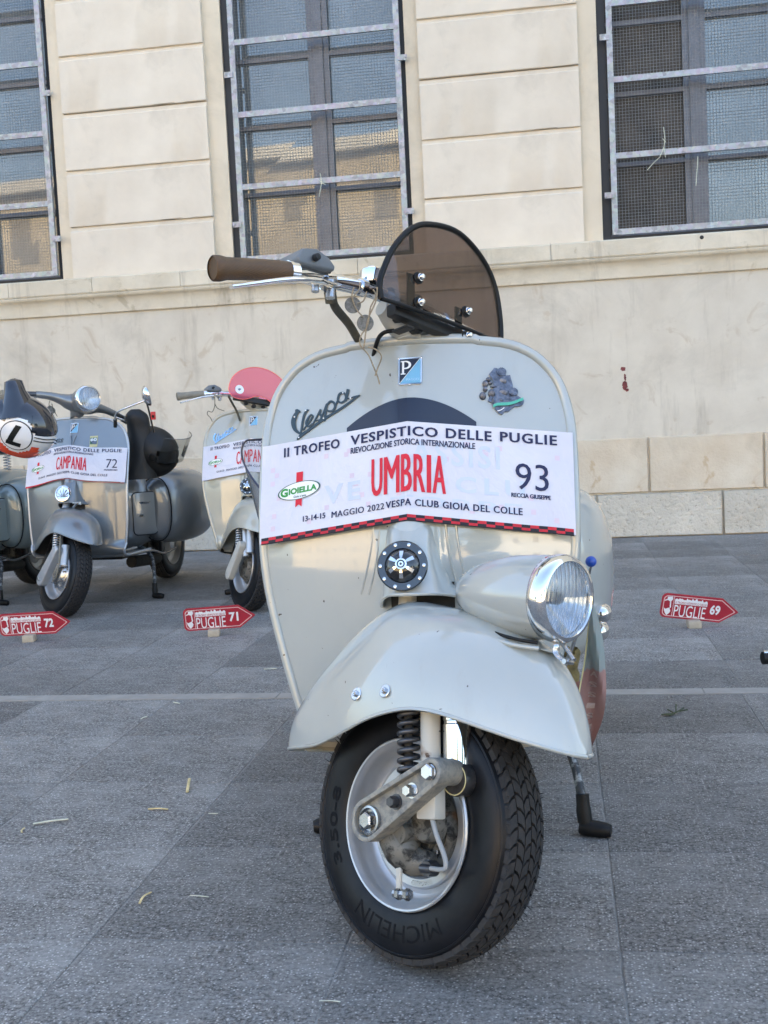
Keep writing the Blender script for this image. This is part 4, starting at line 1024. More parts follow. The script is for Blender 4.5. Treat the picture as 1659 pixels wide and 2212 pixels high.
    if ghosts:
        G = lambda t, bx, **k: text_on(t, bx, sg, 'show_through_lettering', m_ghost, cl, cut=.02, **k)
        G('ASSISI', (.02, .56, .565, .80), bold=.02, spacing=1.2); G('VE', (-.56, -.31, .275, .47), bold=.03, spacing=1.3); G('CLU', (.29, .71, .30, .47), bold=.03, spacing=1.4)
        G('TORRE', (-.11, .69, .13, .235), bold=.02, spacing=1.1)
        rs = random.Random(5); b = MB()
        for k in range(34):
            u, v = rs.uniform(-.95, .93), rs.uniform(.06, .8); s_ = .020
            b.add([sg(u, v)+V(0, .0002, 0), sg(u+s_*1.5, v)+V(0, .0002, 0), sg(u+s_*1.5, v+.05)+V(0, .0002, 0), sg(u, v+.05)+V(0, .0002, 0)], [(0, 1, 2, 3)])
        b.build('show_through_check', m_ghostpink, cl, smooth=0, fix=False, kind='stuff')
    return o_root

FT = [(-.262, .108), (-.245, .150), (-.21, .196), (-.15, .247), (-.085, .290), (-.014, .316), (.042, .306), (.12, .284), (.18, .258), (.224, .228), (.252, .192), (.270, .150), (.283, .094)]
FE = [(-.262, .104), (-.20, .105), (-.13, .108), (-.064, .124), (.0, .142), (.065, .151), (.11, .147), (.155, .134), (.23, .107), (.283, .088)]
FWd = [(-.262, .002), (-.255, .030), (-.23, .062), (-.19, .080), (-.12, .094), (-.04, .106), (.04, .110), (.11, .104), (.18, .086), (.23, .062), (.262, .038), (.278, .018), (.283, .001)]

def handlebar(root, mw, grip_m, metal, housing=True, lever=True, right=True):
    P = [(-.040, 0, .800), (-.040, -.07, .803), (-.050, -.12, .802), (-.056, -.16, .798), (-.052, -.20, .790), (-.047, -.24, .781)]
    for sgn in ((1, -1) if right else (1,)):
        fl = lambda p: (p[0], p[1]*sgn, p[2])
        b = MB(); b.tube(spline([fl(p) for p in P], 4), .0122, 16); hb = b.build('handlebar', metal, root, mw, 60)
        gp = [fl(p) for p in ((-.047, -.236, .782), (-.055, -.27, .776), (-.064, -.31, .767), (-.073, -.352, .757))]
        gs = spline(gp, 6); b = MB(); n = len(gs)
        rad = [.0158 if i < 2 else .0150+.0016*i/n for i in range(n)]; rad[-1] = .0165; rad[-2] = .0182; rad[-3] = .0182
        b.tube(gs, rad, 20); b.lathe([(.0165, 0), (.0186, .001), (.0186, .010), (.0165, .012)], V(*gs[-1])-(V(*gs[-1])-V(*gs[-4])).normalized()*.010, (V(*gs[-1])-V(*gs[-4])), 20); b.build('handle_grip', grip_m, root, mw, 50)
        for pp, r_ in ((((-.046, -.226, .784), (-.047, -.240, .781)), .0165), (((-.055, -.148, .8), (-.055, -.166, .797)), .0155), (((-.042, -.09, .803), (-.043, -.10, .803)), .0145)):
            b = MB(); b.tube([fl(p) for p in pp], r_, 16); b.build('bar_collar', metal, hb, smooth=40)
        if housing and sgn == 1:
            b = MB(); pl = [(-.158, .806), (-.225, .796), (-.232, .804), (-.222, .822), (-.192, .831), (-.168, .824), (-.156, .814)]
            b.prism(pl, -.090, -.035, lambda x, y, h: V(h, x*sgn, y)); o = b.build('switch_housing', m_greyhouse, root, mw, 30); bevel(o, .005, 3)
            b = MB(); b.lathe([(0, 0), (.006, 0), (.005, .008), (0, .009)], (-.032, -.20, .812), (1, 0, 0), 10); b.build('switch_button', m_blackmatt, o, smooth=40)
        if lever:
            lp = spline([fl(p) for p in ((-.036, -.150, .785), (-.028, -.175, .776), (-.020, -.21, .768), (-.018, -.26, .752), (-.026, -.32, .728), (-.032, -.350, .716))], 5)
            n = len(lp); b = MB(); b.tube(lp, [.0085 - .0035*abs(2*i/n-.7)**1.5 if i < n-3 else .0055 for i in range(n)], 12, flat=.62); lv = b.build('brake_lever', metal, root, mw, 60)
            b = MB(); b.tube([fl(p) for p in ((-.050, -.165, .790), (-.034, -.168, .775))], .0105, 10); b.tube([fl(p) for p in ((-.036, -.165, .76), (-.036, -.165, .788))], .0075, 10); b.tube([fl(p) for p in ((-.03, -.2, .757), (-.03, -.2, .766))], .006, 8); b.build('lever_pivot', m_steel, lv, smooth=40)

def headset(root, mw, m, key=True):
    b = MB(); b.tube([(-.030, 0, .737), (-.030, 0, .765)], .0205, 24); col = b.build('steering_column', m, root, mw, 60)
    b = MB(); b.tube(spline([(-.033, -.062, .776), (-.033, -.035, .772), (-.030, 0, .766), (-.03, .035, .770), (-.03, .062, .772)], 5), [.012, .013, .015, .018, .021, .024, .027, .029, .030, .030, .030, .029, .027, .024, .021, .018, .016, .014, .013, .012, .012][:21], 18)
    b.tube([(-.030, 0, .752), (-.030, 0, .81)], .021, 20)
    b.build('headset_casting', m, col, smooth=60)
    b = MB(); b.lathe([(0, 0), (.0175, 0), (.0190, .003), (.0190, .022), (.0175, .0245), (0, .0245)], (-.040, -.075, .812), (0, 0, 1), 28); b.build('bar_cap', m_chrome, col, smooth=30)
    b = MB(); b.tube([(-.035, -.045, .80), (-.035, .045, .80)], .0165, 16); b.tube([(-.018, -.06, .783), (-.012, -.03, .779), (-.012, .05, .770)], .0045, 8); b.build('bar_clamp', m_chrome, col, smooth=40)
    for y, t, r_ in ((-.050, .756, .0085), (-.012, .750, .010), (.035, .752, .008)):
        b = MB(); b.lathe([(0, 0), (r_, 0), (r_, .014), (r_*.7, .018), (0, .018)], (-.012, y, t), (.9, 0, -.2), 8); b.build('clamp_screw', m_blackmatt, col, smooth=30)

def main_scooter():
    root = empty('motor_scooter', (.0113, 1.553, 0), R(-10))
    tag(root, 'large cream vintage scooter in front with smoked fly screen and headlight on the fender', 'scooter')
    m = m_cream
    sh = make_shield(root, m, m, m_cream_in)
    add_floor(root, m_cream_in)
    rear_end(root, m, m_blackmatt); 
    for s_ in (1, -1): cowl(root, s_, m, 'side_cowl', 1.0)
    stand(root)
    # seam ridges beside the column, on the shield
    for x0, x1 in ((-.060, -.052), (-.047, -.043), (.050, .060), (.066, .074)):
        b = MB(); b.tube([(x0+(x1-x0)*0+ (x1-x0)*(1-k/12)*.5 + (.02*(k/12-.0)**2*(1 if x0 > 0 else -1) if k > 5 else 0)*0 + (1 if x0 > 0 else -1)*.022*(k/12)**2, sh_y(x0+(1 if x0 > 0 else -1)*.022*(k/12)**2, .62-.13*k/12)+.0008, .62-.13*k/12) for k in range(13)], .0022, 6)
        b.build('shield_seam', m, sh, smooth=60)
    on = lambda x, z, h: V(x, sh_y(x, z)-h*.96, z+h*.25)
    def mp(cx, cy): return (-.2021+(cx-111)*1.61e-4+(cy-430)*4.4e-6, .8086-(cx-111)*8.5e-6-(cy-430)*1.569e-4)
    script(sh, on, mp, mat('dark_teal_script', (.03, .05, .06, 1), .35, .3), True)
    P_badge(sh, on, -.0175, .0200, .8105, .8530)
    # navy arc decal, left over from an older print
    b = MB(); NX = 40
    def arc_fn(a, c):
        x = -.103+.206*a; zt = .7475+.043*(1-(abs(x)/.103)**1.9); z = .70+(zt-.70)*c; return on(x, z, .0012)
    b.grid(NX, 8, arc_fn); b.build('navy_arc_decal', m_navygloss, sh, smooth=60, fix=False)
    # pewter plaque
    def mq(cx, cy): return (.1083+(cx-330)*7.6e-5, .832-(cx-330)*4.3e-6-(cy-340)*7.64e-5)
    pl = [(580, 420), (640, 342), (700, 352), (760, 400), (880, 500), (962, 488), (975, 560), (1010, 690), (1000, 770), (1060, 850), (1110, 920), (1180, 965), (1232, 1000), (1225, 1040), (1190, 1110), (1110, 1140), (1040, 1130), (960, 1200), (900, 1245), (830, 1240), (780, 1305), (730, 1285), (680, 1240), (640, 1180), (600, 1120), (580, 1060), (500, 1030), (560, 900), (620, 760), (620, 640), (590, 560), (525, 480)]
    b = MB(); b.prism(pl, .0004, .0032, lambda x, y, h: on(*mq(x, y), h)); pq = b.build('pewter_plaque', m_pewter, sh, smooth=0)
    for (cx, cy, r_) in ((790, 430, 92), (1025, 840, 88)):
        poly = []
        for k in range(32):
            a = 2*pi*k/32; q = r_*(1.08 if k % 2 else .95); poly.append((cx+q*cos(a), cy+q*sin(a)*(.9)))
        b = MB(); b.prism(poly, .003, .006, lambda x, y, h: on(*mq(x, y), h)); poly2 = [(cx+r_*.6*cos(2*pi*k/16), cy+r_*.6*sin(2*pi*k/16)) for k in range(16)]; b.prism(poly2, .006, .0072, lambda x, y, h: on(*mq(x, y), h)); b.build('plaque_gear', m_pewter, pq, smooth=0)
    b = MB()
    for (cx, cy, rx, ry, h0) in ((520, 590, 55, 50, .0075), (455, 680, 62, 75, .007), (560, 660, 45, 40, .008), (620, 735, 75, 20, .008), (450, 790, 50, 60, .0065), (400, 930, 72, 85, .007), (580, 880, 75, 95, .0065), (605, 1030, 26, 75, .0075), (800, 620, 95, 90, .0045), (800, 860, 110, 90, .0042), (760, 1010, 60, 40, .0045)):
        p0 = on(*mq(cx, cy), h0*.5); sx, sz = rx*7.6e-5, ry*7.64e-5
        b.grid(12, 8, lambda a, c: p0+V(sx*cos(2*pi*a)*sin(pi*c), -.35*h0*cos(pi*c) if False else -.0018*sin(pi*c)*sin(2*pi*a), sz*cos(pi*c)), wrapu=True)
    b.build('plaque_relief_rider', m_pewter, pq, smooth=60, fix=False)
    rb = spline([(610, 1140), (680, 1105), (780, 1095), (900, 1090), (1030, 1060), (1140, 1015), (1220, 985)], 4); b = MB(); vs = []
    for x, y in rb: vs += [on(*mq(x, y-26), .0062), on(*mq(x, y+34), .0062)]
    b.add(vs, [(2*i, 2*i+1, 2*i+3, 2*i+2) for i in range(len(rb)-1)]); b.build('plaque_ribbon', m_ribgreen, pq, smooth=0, fix=False)
    b = MB(); rb = spline([(690, 1235), (760, 1215), (830, 1165)], 4); vs = []
    for x, y in rb: vs += [on(*mq(x, y-8), .0045), on(*mq(x, y+10), .0045)]
    b.add(vs, [(2*i, 2*i+1, 2*i+3, 2*i+2) for i in range(len(rb)-1)]); b.build('plaque_white_line', m_whiteprint, pq, smooth=0, fix=False)
    column_cover(root, m); horn(root)
    # front assembly, steered towards the rider's left
    ms = steer(R(54.7))
    wheel(root, ms, letters=True)
    fd, fpt = fender(root, ms, m_cream, FT, FE, FWd, -.262, .283, m_cream_in)
    for (f, t) in ((-.030, .176), (.031, .177)):
        # washer and nut on the flank of the mudguard
        w_ = sinterp(FWd, f); e = sinterp(FE, f); T_ = sinterp(FT, f); q = max(0, 1-((t-e)/(T_-e))**2.35)**(1/2.35)
        b = MB(); c = V(f, -w_*q-.0005, t); ax = V(0, -1, .28).normalized(); b.lathe([(0, .0), (.0098, .0), (.0098, .0014), (.009, .0019), (0, .0019)], c, ax, 24); hexnut(b, c+ax*.0019, ax, .0048, .0035); b.lathe([(0, 0), (.002, 0), (.002, .0025), (0, .003)], c+ax*.005, ax, 8)
        b.build('fender_bolt', m_alu, fd, smooth=20)
    # sleeve cast into the fender top round the fork
    front_suspension(root, ms, m_link)
    # fender headlight: egg-shaped shell with chrome rim
    prof = [(.0, -.186), (.013, -.183), (.027, -.172), (.039, -.150), (.048, -.120), (.0540, -.088), (.0568, -.056), (.0572, -.030), (.0570, -.020), (.0545, -.019)]
    ax = V(.985, 0, -.17).normalized(); hc = V(.257, 0, .2925)
    hl = headlamp(root, ms, hc, ax, .0585, m, prof)
    b = MB(); pts = spline([(.085, -.018, .292), (.12, -.034, .272), (.165, -.040, .253), (.205, -.040, .240), (.232, -.030, .234)], 6)
    b.tube(pts, .0024, 6); b.build('lamp_gasket', m_black, hl, smooth=60)
    b = MB(); b.grid(14, 10, lambda a, c: V(.075+.165*a, (c-.5)*.088*(sin(pi*min(1, .15+a*.8))**.6), .300-.066*a+.0*c)+V(0, 0, -.012)); 
    b.tube(spline([(.082, -.022, .287), (.12, -.039, .266), (.165, -.046, .246), (.205, -.045, .232), (.236, -.032, .226)], 6), .0030, 8)
    b.build('lamp_seat_flange', m, hl, smooth=60, fix=False)
    b = MB()
    for s_ in (-.0045,): b.tube(spline([(.237, s_, .240), (.247, s_-.003, .232), (.246, s_-.004, .222), (.256, s_-.004, .213), (.266, s_-.002, .211)], 4), .0048, 8, flat=.4)
    b.tube([(.262, -.014, .209), (.262, .004, .209)], .0035, 8); b.tube(spline([(.243, .010, .236), (.252, .010, .224), (.262, .008, .212)], 4), .0035, 8); b.build('lamp_clip', m_steel, hl, smooth=50)
    # chrome sidelight hump on the shell
    b = MB(); b.grid(20, 10, lambda a, c: V(.12+.075*a, (c-.5)*.028*sin(pi*a)**.5, .346+.010*a+.009*sin(pi*a)*sin(pi*c))); b.build('lamp_crest', m_chrome, hl, smooth=60, fix=False)
    headset(root, ms, m_tubepaint)
    handlebar(root, ms, m_grip, m_chrome)
    b = MB(); b.tube(spline([(-.045, -.155, .785), (-.060, -.135, .765), (-.082, -.085, .757), (-.105, -.042, .748), (-.1215, -.0086, .736), (-.13, 0, .68)], 6), .0068, 12); b.tube([(-.045, -.158, .775), (-.05, -.15, .762)], .0095, 12); b.build('cable_sleeve', m_cable, root, ms, 60)
    b = MB(); b.tube(spline([(-.03, -.035, .745), (-.045, -.045, .742), (-.07, -.035, .735), (-.10, -.02, .70)], 5), .0035, 8); b.tube(spline([(-.03, .03, .75), (-.04, .04, .748), (-.07, .05, .735), (-.10, .05, .70)], 5), .0035, 8); b.build('control_cable', m_black, root, ms, 60)
    # smoked fly screen
    arch = spline([(.123, .752), (.1265, .773), (.119, .800), (.098, .844), (.062, .887), (.020, .909), (-.046, .919), (-.108, .896), (-.143, .858), (-.157, .805), (-.158, .762)], 6)
    fx = lambda s_, t, h: V(.034-.35*s_*s_+h, -s_, t)
    n = len(arch); b = MB(); cs = fx(-.01, .82, 0)
    NR = 8
    vs = []; 
    for h in (.0, .0026):
        for r_ in range(NR+1):
            for (s_, t) in arch: q = r_/NR; vs.append(fx(-.01+(s_+.01)*q, .765+(t-.765)*q, h))
    L_ = (NR+1)*n; fs = []
    for lay in (0, 1):
        for r_ in range(NR):
            for k in range(n-1): a = lay*L_+r_*n+k; fs.append((a, a+1, a+n+1, a+n) if lay else (a, a+n, a+n+1, a+1))
    b.add(vs, fs); sc = b.build('fly_screen', m_smoke, root, ms, 60)
    b = MB(); b.tube([fx(s_, t, .0013) for s_, t in arch], .0048, 10); b.tube([fx(.123+(-.158-.123)*k/20, .752+.010*k/20, .0013) for k in range(21)], .0035, 8); b.build('screen_rubber_edge', m_black, sc, smooth=60)
    for (s_, pr) in ((.050, (.807, .766)), (-.060, (.786, .744))):
        b = MB(); b.box((.020, -s_+.0, (pr[0]+pr[1])/2-.004), (.003, .017, .075)); b.box((.004, -s_, pr[1]-.034), (.034, .017, .004)); o = b.build('screen_bracket', m_blackmatt, sc, smooth=0); bevel(o, .001, 1)
        for t in pr:
            b = MB(); c = fx(s_, t, .0026); b.lathe([(0, 0), (.0095, 0), (.0095, .0018), (.0068, .002)], c, (1, 0, 0), 20); b.build('screen_washer', m_black, sc, smooth=30)
            b = MB(); b.lathe([(.0062, .002), (.0062, .007), (.0052, .0072), (.0050, .010), (.0035, .0125), (0, .0135)], c, (1, 0, 0), 12); b.build('dome_nut', m_chrome, sc, smooth=30)
    b = MB(); b.box((.012, .01, .752), (.02, .19, .020)); o = b.build('screen_mount_bar', m_blackmatt, sc, smooth=0); bevel(o, .004)
    # fuel tap knob, chrome beads on the engine-side
    b = MB(); b.tube([(.262, .47, .44), (.272, .40, .492)], .0022, 6); kn = b.build('lever_rod', m_steel, root, smooth=60)
    b = MB(); b.lathe([(.0095*sin(pi*k/12), -.0095*cos(pi*k/12)) for k in range(13)], (.2725, .395, .501), (0, 0, 1), 20); b.build('blue_knob', m_blueball, kn, smooth=60)
    for (x, y, z, r_) in ((.293, .74, .352, .020), (.287, .77, .310, .021)):
        b = MB(); b.lathe([(r_*sin(pi*k/16), -r_*1.5*cos(pi*k/16)) for k in range(17)], (x, y, z), (0, 1, 0), 24); b.build('cowl_bumper', m_chrome, root, smooth=60)
    return root
MAIN = main_scooter()
MB_XF = ((.0113, 1.553, 0), R(-10))
banner('event_banner', MB_XF, 'UMBRIA', '93', 'RECCIA GIUSEPPE', 'check', 'white cloth banner UMBRIA number 93 with checked red and black hem')

# medals on twine from the bar
def at(px, py, Y):
    v = d + rr*((px-829.5)/2419) + uu*((1106-py)/2419); t = Y/v.y; return Vector((0, 0, .75))+v*t
md = empty('medal_on_twine', at(790, 640, 1.68)); tag(md, 'round metal tags on knotted twine hanging from the handlebar of the large cream scooter', 'tag')
inv = md.location
for (px, py, r_, tl) in ((762, 659, .0122, .2), (789, 698, .0125, -.3)):
    c = at(px, py, 1.675)-inv; b = MB(); ax = V(.15+tl*.3, -1, .1).normalized(); b.lathe([(0, -.001), (r_, -.001), (r_, .001), (r_*.86, .0014), (r_*.84, .0008), (0, .0008)], c, ax, 28)
    o = b.build('medal_disc', m_medal, md, smooth=30)
b = MB()
for pts in (((778, 610), (776, 625), (764, 640), (762, 648)), ((792, 630), (785, 650), (772, 655)), ((806, 625), (812, 640), (800, 665), (795, 700), (780, 725), (778, 745), (795, 765), (806, 790), (816, 815), (820, 830)), ((815, 620), (812, 650), (795, 690), (788, 735), (786, 752)),
            ((795, 750), (812, 755), (824, 770), (816, 795), (810, 812)), ((765, 620), (760, 640), (770, 668), (785, 685))):
    b.tube(spline([tuple(at(x, y, 1.672+.0006*(y-700 if y > 745 else 45)*.0) - inv) for x, y in pts], 5), .0011, 6)
b.build('twine', m_twine, md, smooth=60)

# clear curved screen hooked behind the left edge of the shield
cs = empty('curved_plastic_screen', (.0113, 1.553, 0), R(-10)); tag(cs, 'clear curved plastic windscreen with dark edge behind the left side of the large cream scooter', 'windscreen')
b = MB(); NA_, NZ_ = 26, 30
def csf(a, c):
    # a round the curl (0 near edge .. 1 far edge tucked behind shield), c height
    z1 = .735-.115*max(0, 1-a*1.7)**1.3; z0 = .515; z = z0+(z1-z0)*c
    k = (z-z0)/(z1-z0+.0001); wd = .030+.050*max(0, (z-.50)/.22)**.8
    th = pi*(.02+.96*a)
    x = -.218-wd*1.15*sin(th)**.9; y = .33+.10*(-cos(th))*1.0
    return V(x+.0, y, z)
b.grid(NA_, NZ_, csf); o = b.build('plastic_sheet', m_clear, cs, smooth=60, fix=False)
b = MB(); b.tube([csf(k/40, 1) for k in range(41)], .0019, 6); b.tube([csf(0, k/20) for k in range(21)], .0014, 6); b.build('sheet_edge', mat('dark_sheet_edge', (.03, .03, .06, 1), .3), o, smooth=60)

# faded pennant, rod and bag hanging behind the right side of the shield
pn = empty('faded_pennant', (.0113, 1.553, 0), R(-10)); tag(pn, 'faded pink and pale blue pennant hanging behind the right edge of the large cream scooter', 'pennant')
def pm():
    t = NT('faded_pennant_cloth'); s_ = t.n('SeparateXYZ'); t.l(t.co(), s_.inputs[0])
    n = t.noise(30, 4, .6); a = t.n('Math', operation='ADD'); mm = t.n('Math', operation='MULTIPLY'); mm.inputs[1].default_value = .05; t.l(n, mm.inputs[0]); t.l(mm.outputs[0], a.inputs[0]); t.l(s_.outputs[2], a.inputs[1])
    c = t.ramp(a.outputs[0], [(.368, (.33, .19, .17, 1)), (.372, (.24, .30, .29, 1))]); t.set(Base_Color=t.mix(t.ramp(n, [(.4, g(0)), (.8, g(.5))]), c, (.34, .27, .24, 1)), Roughness=.75); return t.m
b = MB()
PL = [(.445, .268, .274), (.40, .262, .285), (.36, .256, .288), (.31, .245, .288), (.27, .240, .282), (.235, .243, .270), (.215, .250, .262)]
def pf_(a, c):
    z = .215+(.445-.215)*c; x0 = sinterp([(p[0], p[1]) for p in reversed(PL)], z); x1 = sinterp([(p[0], p[2]) for p in reversed(PL)], z)
    return V(x0+(x1-x0)*a, .235+.02*sin(a*5+z*20)+.03*a, z)
b.grid(8, 24, pf_); o = b.build('pennant_cloth', pm(), pn, smooth=60, fix=False)
b = MB(); b.tube([pf_(0, k/20) for k in range(21)], .0013, 5); m_pennl = mat('faded_pale_print', (.42, .34, .30, 1), .8); b.build('pennant_hem', m_gold, o, smooth=60)
for i, ch in enumerate('ASSISI'):
    z = .335-.018*i; text_on(ch, (.35, .65, z, z+.009), lambda u, v: pf_(u, (v-.215)/.23)+V(0, -.0012, 0), 'lettering', m_pennl, o, bold=.03)
b = MB(); b.tube([(.262, .20, .455), (.205, .26, .30)], .0032, 8); o = b.build('pennant_rod', m_chrome, pn, smooth=60)
bg_ = empty('yellow_bag', (.0113, 1.553, 0), R(-10)); tag(bg_, 'crumpled yellow and red bag standing on the floorboard behind the large cream scooter headlight', 'bag')
b = MB(); b.grid(20, 14, lambda a, c: V(.222+.030*cos(2*pi*a)*(1-.3*c), .38+.04*sin(2*pi*a), .245+.11*c)+V(*(noise.noise_vector(Vector((a*7, c*6, 1)))*.010)), mi=lambda i, j: 1 if j < 7 else 0, wrapu=True)
b.build('bag_body', [mat('mustard_fabric', (.16, .12, .04, 1), .7, var=.5, vs=60), mat('faded_red_fabric', (.20, .08, .06, 1), .7, var=.3, vs=40)], bg_, smooth=60, fix=False)
# ---------------------------------------------------------------- background scooters
def battery_door(root, m):
    d_ = empty('x')if False else None
    # panel on the front-left face of the body
    c = V(.135, .640, .40); n = V(.62, -.78, .02).normalized(); t = V(n.y*-1, n.x, 0).normalized(); up = V(0, 0, 1)
    q = lambda x, y, h: c+t*x+up*y+n*h
    w_, h_ = .060, .105; rr_ = .022; ring = []
    for (cx, cy, a0) in ((w_-rr_, h_-rr_, 0), (-w_+rr_, h_-rr_, 90), (-w_+rr_, -h_+rr_, 180), (w_-rr_, -h_+rr_, 270)):
        for k in range(6): a = R(a0+18*k); ring.append((cx+rr_*cos(a), cy+rr_*sin(a)))
    b = MB(); b.prism(ring, -.03, .014, q); o = b.build('battery_door', m, root, smooth=30); bevel(o, .004, 2)
    b = MB(); b.tube([q(x*1.01, y*1.01, .010) for x, y in ring], .0028, 6, closed=True); b.build('door_gasket', m_black, o, smooth=60)
    b = MB(); b.grid(12, 6, lambda a, c_: q(-.03+.06*a, .045+.014*sin(pi*c_), .012+.014*sin(pi*a)*sin(pi*c_))); b.build('door_handle', m_chrome, o, smooth=60, fix=False)
    b = MB(); b.box(tuple(q(-.02, -.01, .017)), (.02, .006, .012)); b.build('door_latch', m_steel, o, smooth=0)

def silver_scooter(loc, yaw, delta, paint_, label, full=True):
    root = empty('motor_scooter', loc, yaw); root.scale = (.96,)*3; tag(root, label, 'scooter')
    sh = make_shield(root, paint_, m_rim, paint_, wide=True); add_floor(root, m_blackmatt); rear_end(root, paint_, m_blackgloss)
    for s_ in (1, -1): cowl(root, s_, paint_, 'side_cowl', 1.04, trim=m_black)
    battery_door(root, paint_); stand(root, boots=True)
    b = MB(); b.tube(spline([(.215, .20, .24), (.222, .30, .235), (.226, .5, .228), (.235, .62, .20), (.25, .74, .215)], 5), .006, 8); b.build('floor_trim', m_alu, root, smooth=60)
    on = lambda x, z, h: V(x, sh_y(x, z)-h*.96, z+h*.25)
    P_badge(sh, on, -.018, .020, .812, .858, real=False)
    column_cover(root, paint_); horn(root, 'chrome')
    # pressed rib below the badge
    b = MB()
    for s_ in (-1, 1): b.tube([on(s_*(.014-.010*min(1, (.80-z)/.03)), z, .0015) for z in (.80, .79, .78, .76, .74, .70)], .0026, 6)
    b.build('shield_rib', paint_, sh, smooth=60)
    if full:
        b = MB(); rc = [(.077, .745), (.112, .745), (.112, .795), (.077, .795)]; b.prism(rc, .0006, .0016, on); o = b.build('anniversary_sticker', m_gold, sh, smooth=0)
        b = MB(); b.prism([(.079, .757), (.110, .757), (.110, .787), (.079, .787)], .0016, .0020, on); b.build('sticker_green_field', m_stgreen, o, smooth=0)
        text_on('60', (.080, .109, .770, .786), lambda u, v: on(u, v, .0026), 'sticker_number', m_whiteprint, o, bold=.04)
        b = MB(); pl = [(.085, .769), (.093, .774), (.100, .768), (.108, .770), (.110, .762), (.102, .754), (.098, .760), (.090, .758)]; b.prism(pl, .0022, .0028, on); b.build('sticker_wing', m_pewter, o, smooth=0)
        b = MB(); b.prism([(-.098, .722), (-.072, .722), (-.072, .752), (-.098, .752)], .0006, .0014, on); o = b.build('orange_sticker', mat('orange_print', (.55, .20, .05, 1), .5, var=.5, vs=90), sh, smooth=0)
        text_on('GS', (-.095, -.055, .772, .790), lambda u, v: on(u, v, .003), 'script_letters', m_blackgloss, sh, bold=.03, shear=.3)
        script(sh, on, lambda cx, cy: (-.2021+(cx-111)*1.3e-4, .8086-(cx-111)*8.5e-6-(cy-430)*1.3e-4-.012), m_blackgloss, False)
    ms = steer(delta); wheel(root, ms, rim=None)
    T2 = [(f*.86, t*.97) for f, t in FT]; E2 = [(f*.86, t+.012) for f, t in FE]; W2 = [(f*.86, w_*1.0) for f, w_ in FWd]
    T2[-1] = (T2[-1][0], E2[-1][1]+.004); T2[0] = (T2[0][0], E2[0][1]+.004)
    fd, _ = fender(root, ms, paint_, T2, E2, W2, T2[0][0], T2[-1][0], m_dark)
    b = MB(); b.tube(spline([(.02, 0, .300), (.055, 0, .318), (.085, 0, .316)], 4), [.006]*6+[.004]*3, 8); b.tube([(.055, -.02, .316), (.055, .02, .316)], .004, 8); b.build('fender_crest', m_alu, fd, smooth=60)
    # suspension with cast cover
    b = MB(); A, B_ = (-.035, -.030), (.085, .085); b.prism(stadium(A, .030, B_, .020), .070, .104, lambda x, y, h: V(x, -h, y)); o = b.build('suspension_cover', m_rim, root, ms, 30); bevel(o, .006, 3)
    hexb = MB(); hexnut(hexb, V(-.035, -.105, -.03), (0, -1, 0), .010, .006); hexb.build('cover_bolt', m_steel, o, smooth=20)
    b = MB(); b.tube([(.060+.013*cos(2*pi*8*k/160), -.085+.013*sin(2*pi*8*k/160), .08+.085*k/160) for k in range(161)], .0042, 7); b.build('coil_spring', m_alu, root, ms, 60)
    b = MB(); b.tube(spline([(-.030, 0, .36), (.02, -.05, .24), (.05, -.066, .18), (.055, -.06, .06)], 6), .015, 14); b.lathe([(0, .0), (.018, .0), (.018, .09), (0, .09)], (.095, -.055, .02), (0, 0, 1), 20); b.build('fork_tube', m_rim, root, ms, 60)
    b = MB(); b.lathe([(.075, .0), (.07, -.01), (.05, -.03), (.03, -.036), (0, -.036)], (0, -.01, 0), (0, 1, 0), 32)
    for k in range(10): a = 2*pi*k/10; b.box((.052*cos(a), -.034, .052*sin(a)), (.006, .008, .03), rot=Matrix.Rotation(-a+pi/2, 3, 'Y'))
    b.build('brake_drum', m_steel, root, ms, 35)
    b = MB(); b.tube(spline([(.10, -.085, .15), (.112, -.09, .10), (.108, -.085, .03), (.07, -.075, -.03), (.03, -.07, -.04)], 6), .0035, 8); b.build('brake_cable', m_gripgrey, root, ms, 60)
    # headset with lamp in the middle of the bar
    rings = spline([(.078, 0, .812, .0605), (.055, 0, .812, .0605), (.02, 0, .808, .056), (-.02, 0, .802, .045), (-.06, 0, .80, .030), (-.075, 0, .80, .010)], 4)
    b = MB(); b.lathe([(r_, x) for x, _, z, r_ in rings], (0, 0, .806), (1, 0, .0), 40)
    for s_ in (-1, 1):
        P = spline([(.0, s_*.02, .800, .046), (-.005, s_*.055, .800, .036), (-.012, s_*.09, .806, .025), (-.022, s_*.14, .810, .018), (-.035, s_*.20, .806, .0155)], 5)
        b.tube([p[:3] for p in P], [p[3] for p in P], 20)
    P = spline([(-.012, 0, .79, .046), (-.02, 0, .765, .034), (-.03, 0, .745, .026), (-.03, 0, .738, .024)], 4); b.tube([p[:3] for p in P], [p[3] for p in P], 24)
    hs = b.build('headset', paint_, root, ms, 60)
    headlamp(root, ms, V(.085, 0, .806), V(1, 0, -.02), .0625, paint_, None, lens_name='headlight')
    for s_ in (1, -1):
        b = MB(); gs = [(-.034, s_*.20, .806), (-.040, s_*.235, .80), (-.045, s_*.25, .797)]; b.tube(gs, .013, 14); hb = b.build('bar_end', m_spring, root, ms, 60)
        b = MB(); gs = spline([(-.045, s_*.245, .798), (-.052, s_*.29, .789), (-.060, s_*.35, .777)], 5); b.tube(gs, [.0165]*(len(gs)-2)+[.019, .0185], 18); b.build('handle_grip', m_gripgrey, root, ms, 50)
        lp = spline([(-.03, s_*.20, .790), (-.018, s_*.24, .780), (-.014, s_*.29, .772), (-.022, s_*.35, .765)], 5); b = MB(); b.tube(lp, [.0075]*(len(lp)-3)+[.006, .005, .006], 10, flat=.6); b.build('brake_lever', m_alu, root, ms, 60)
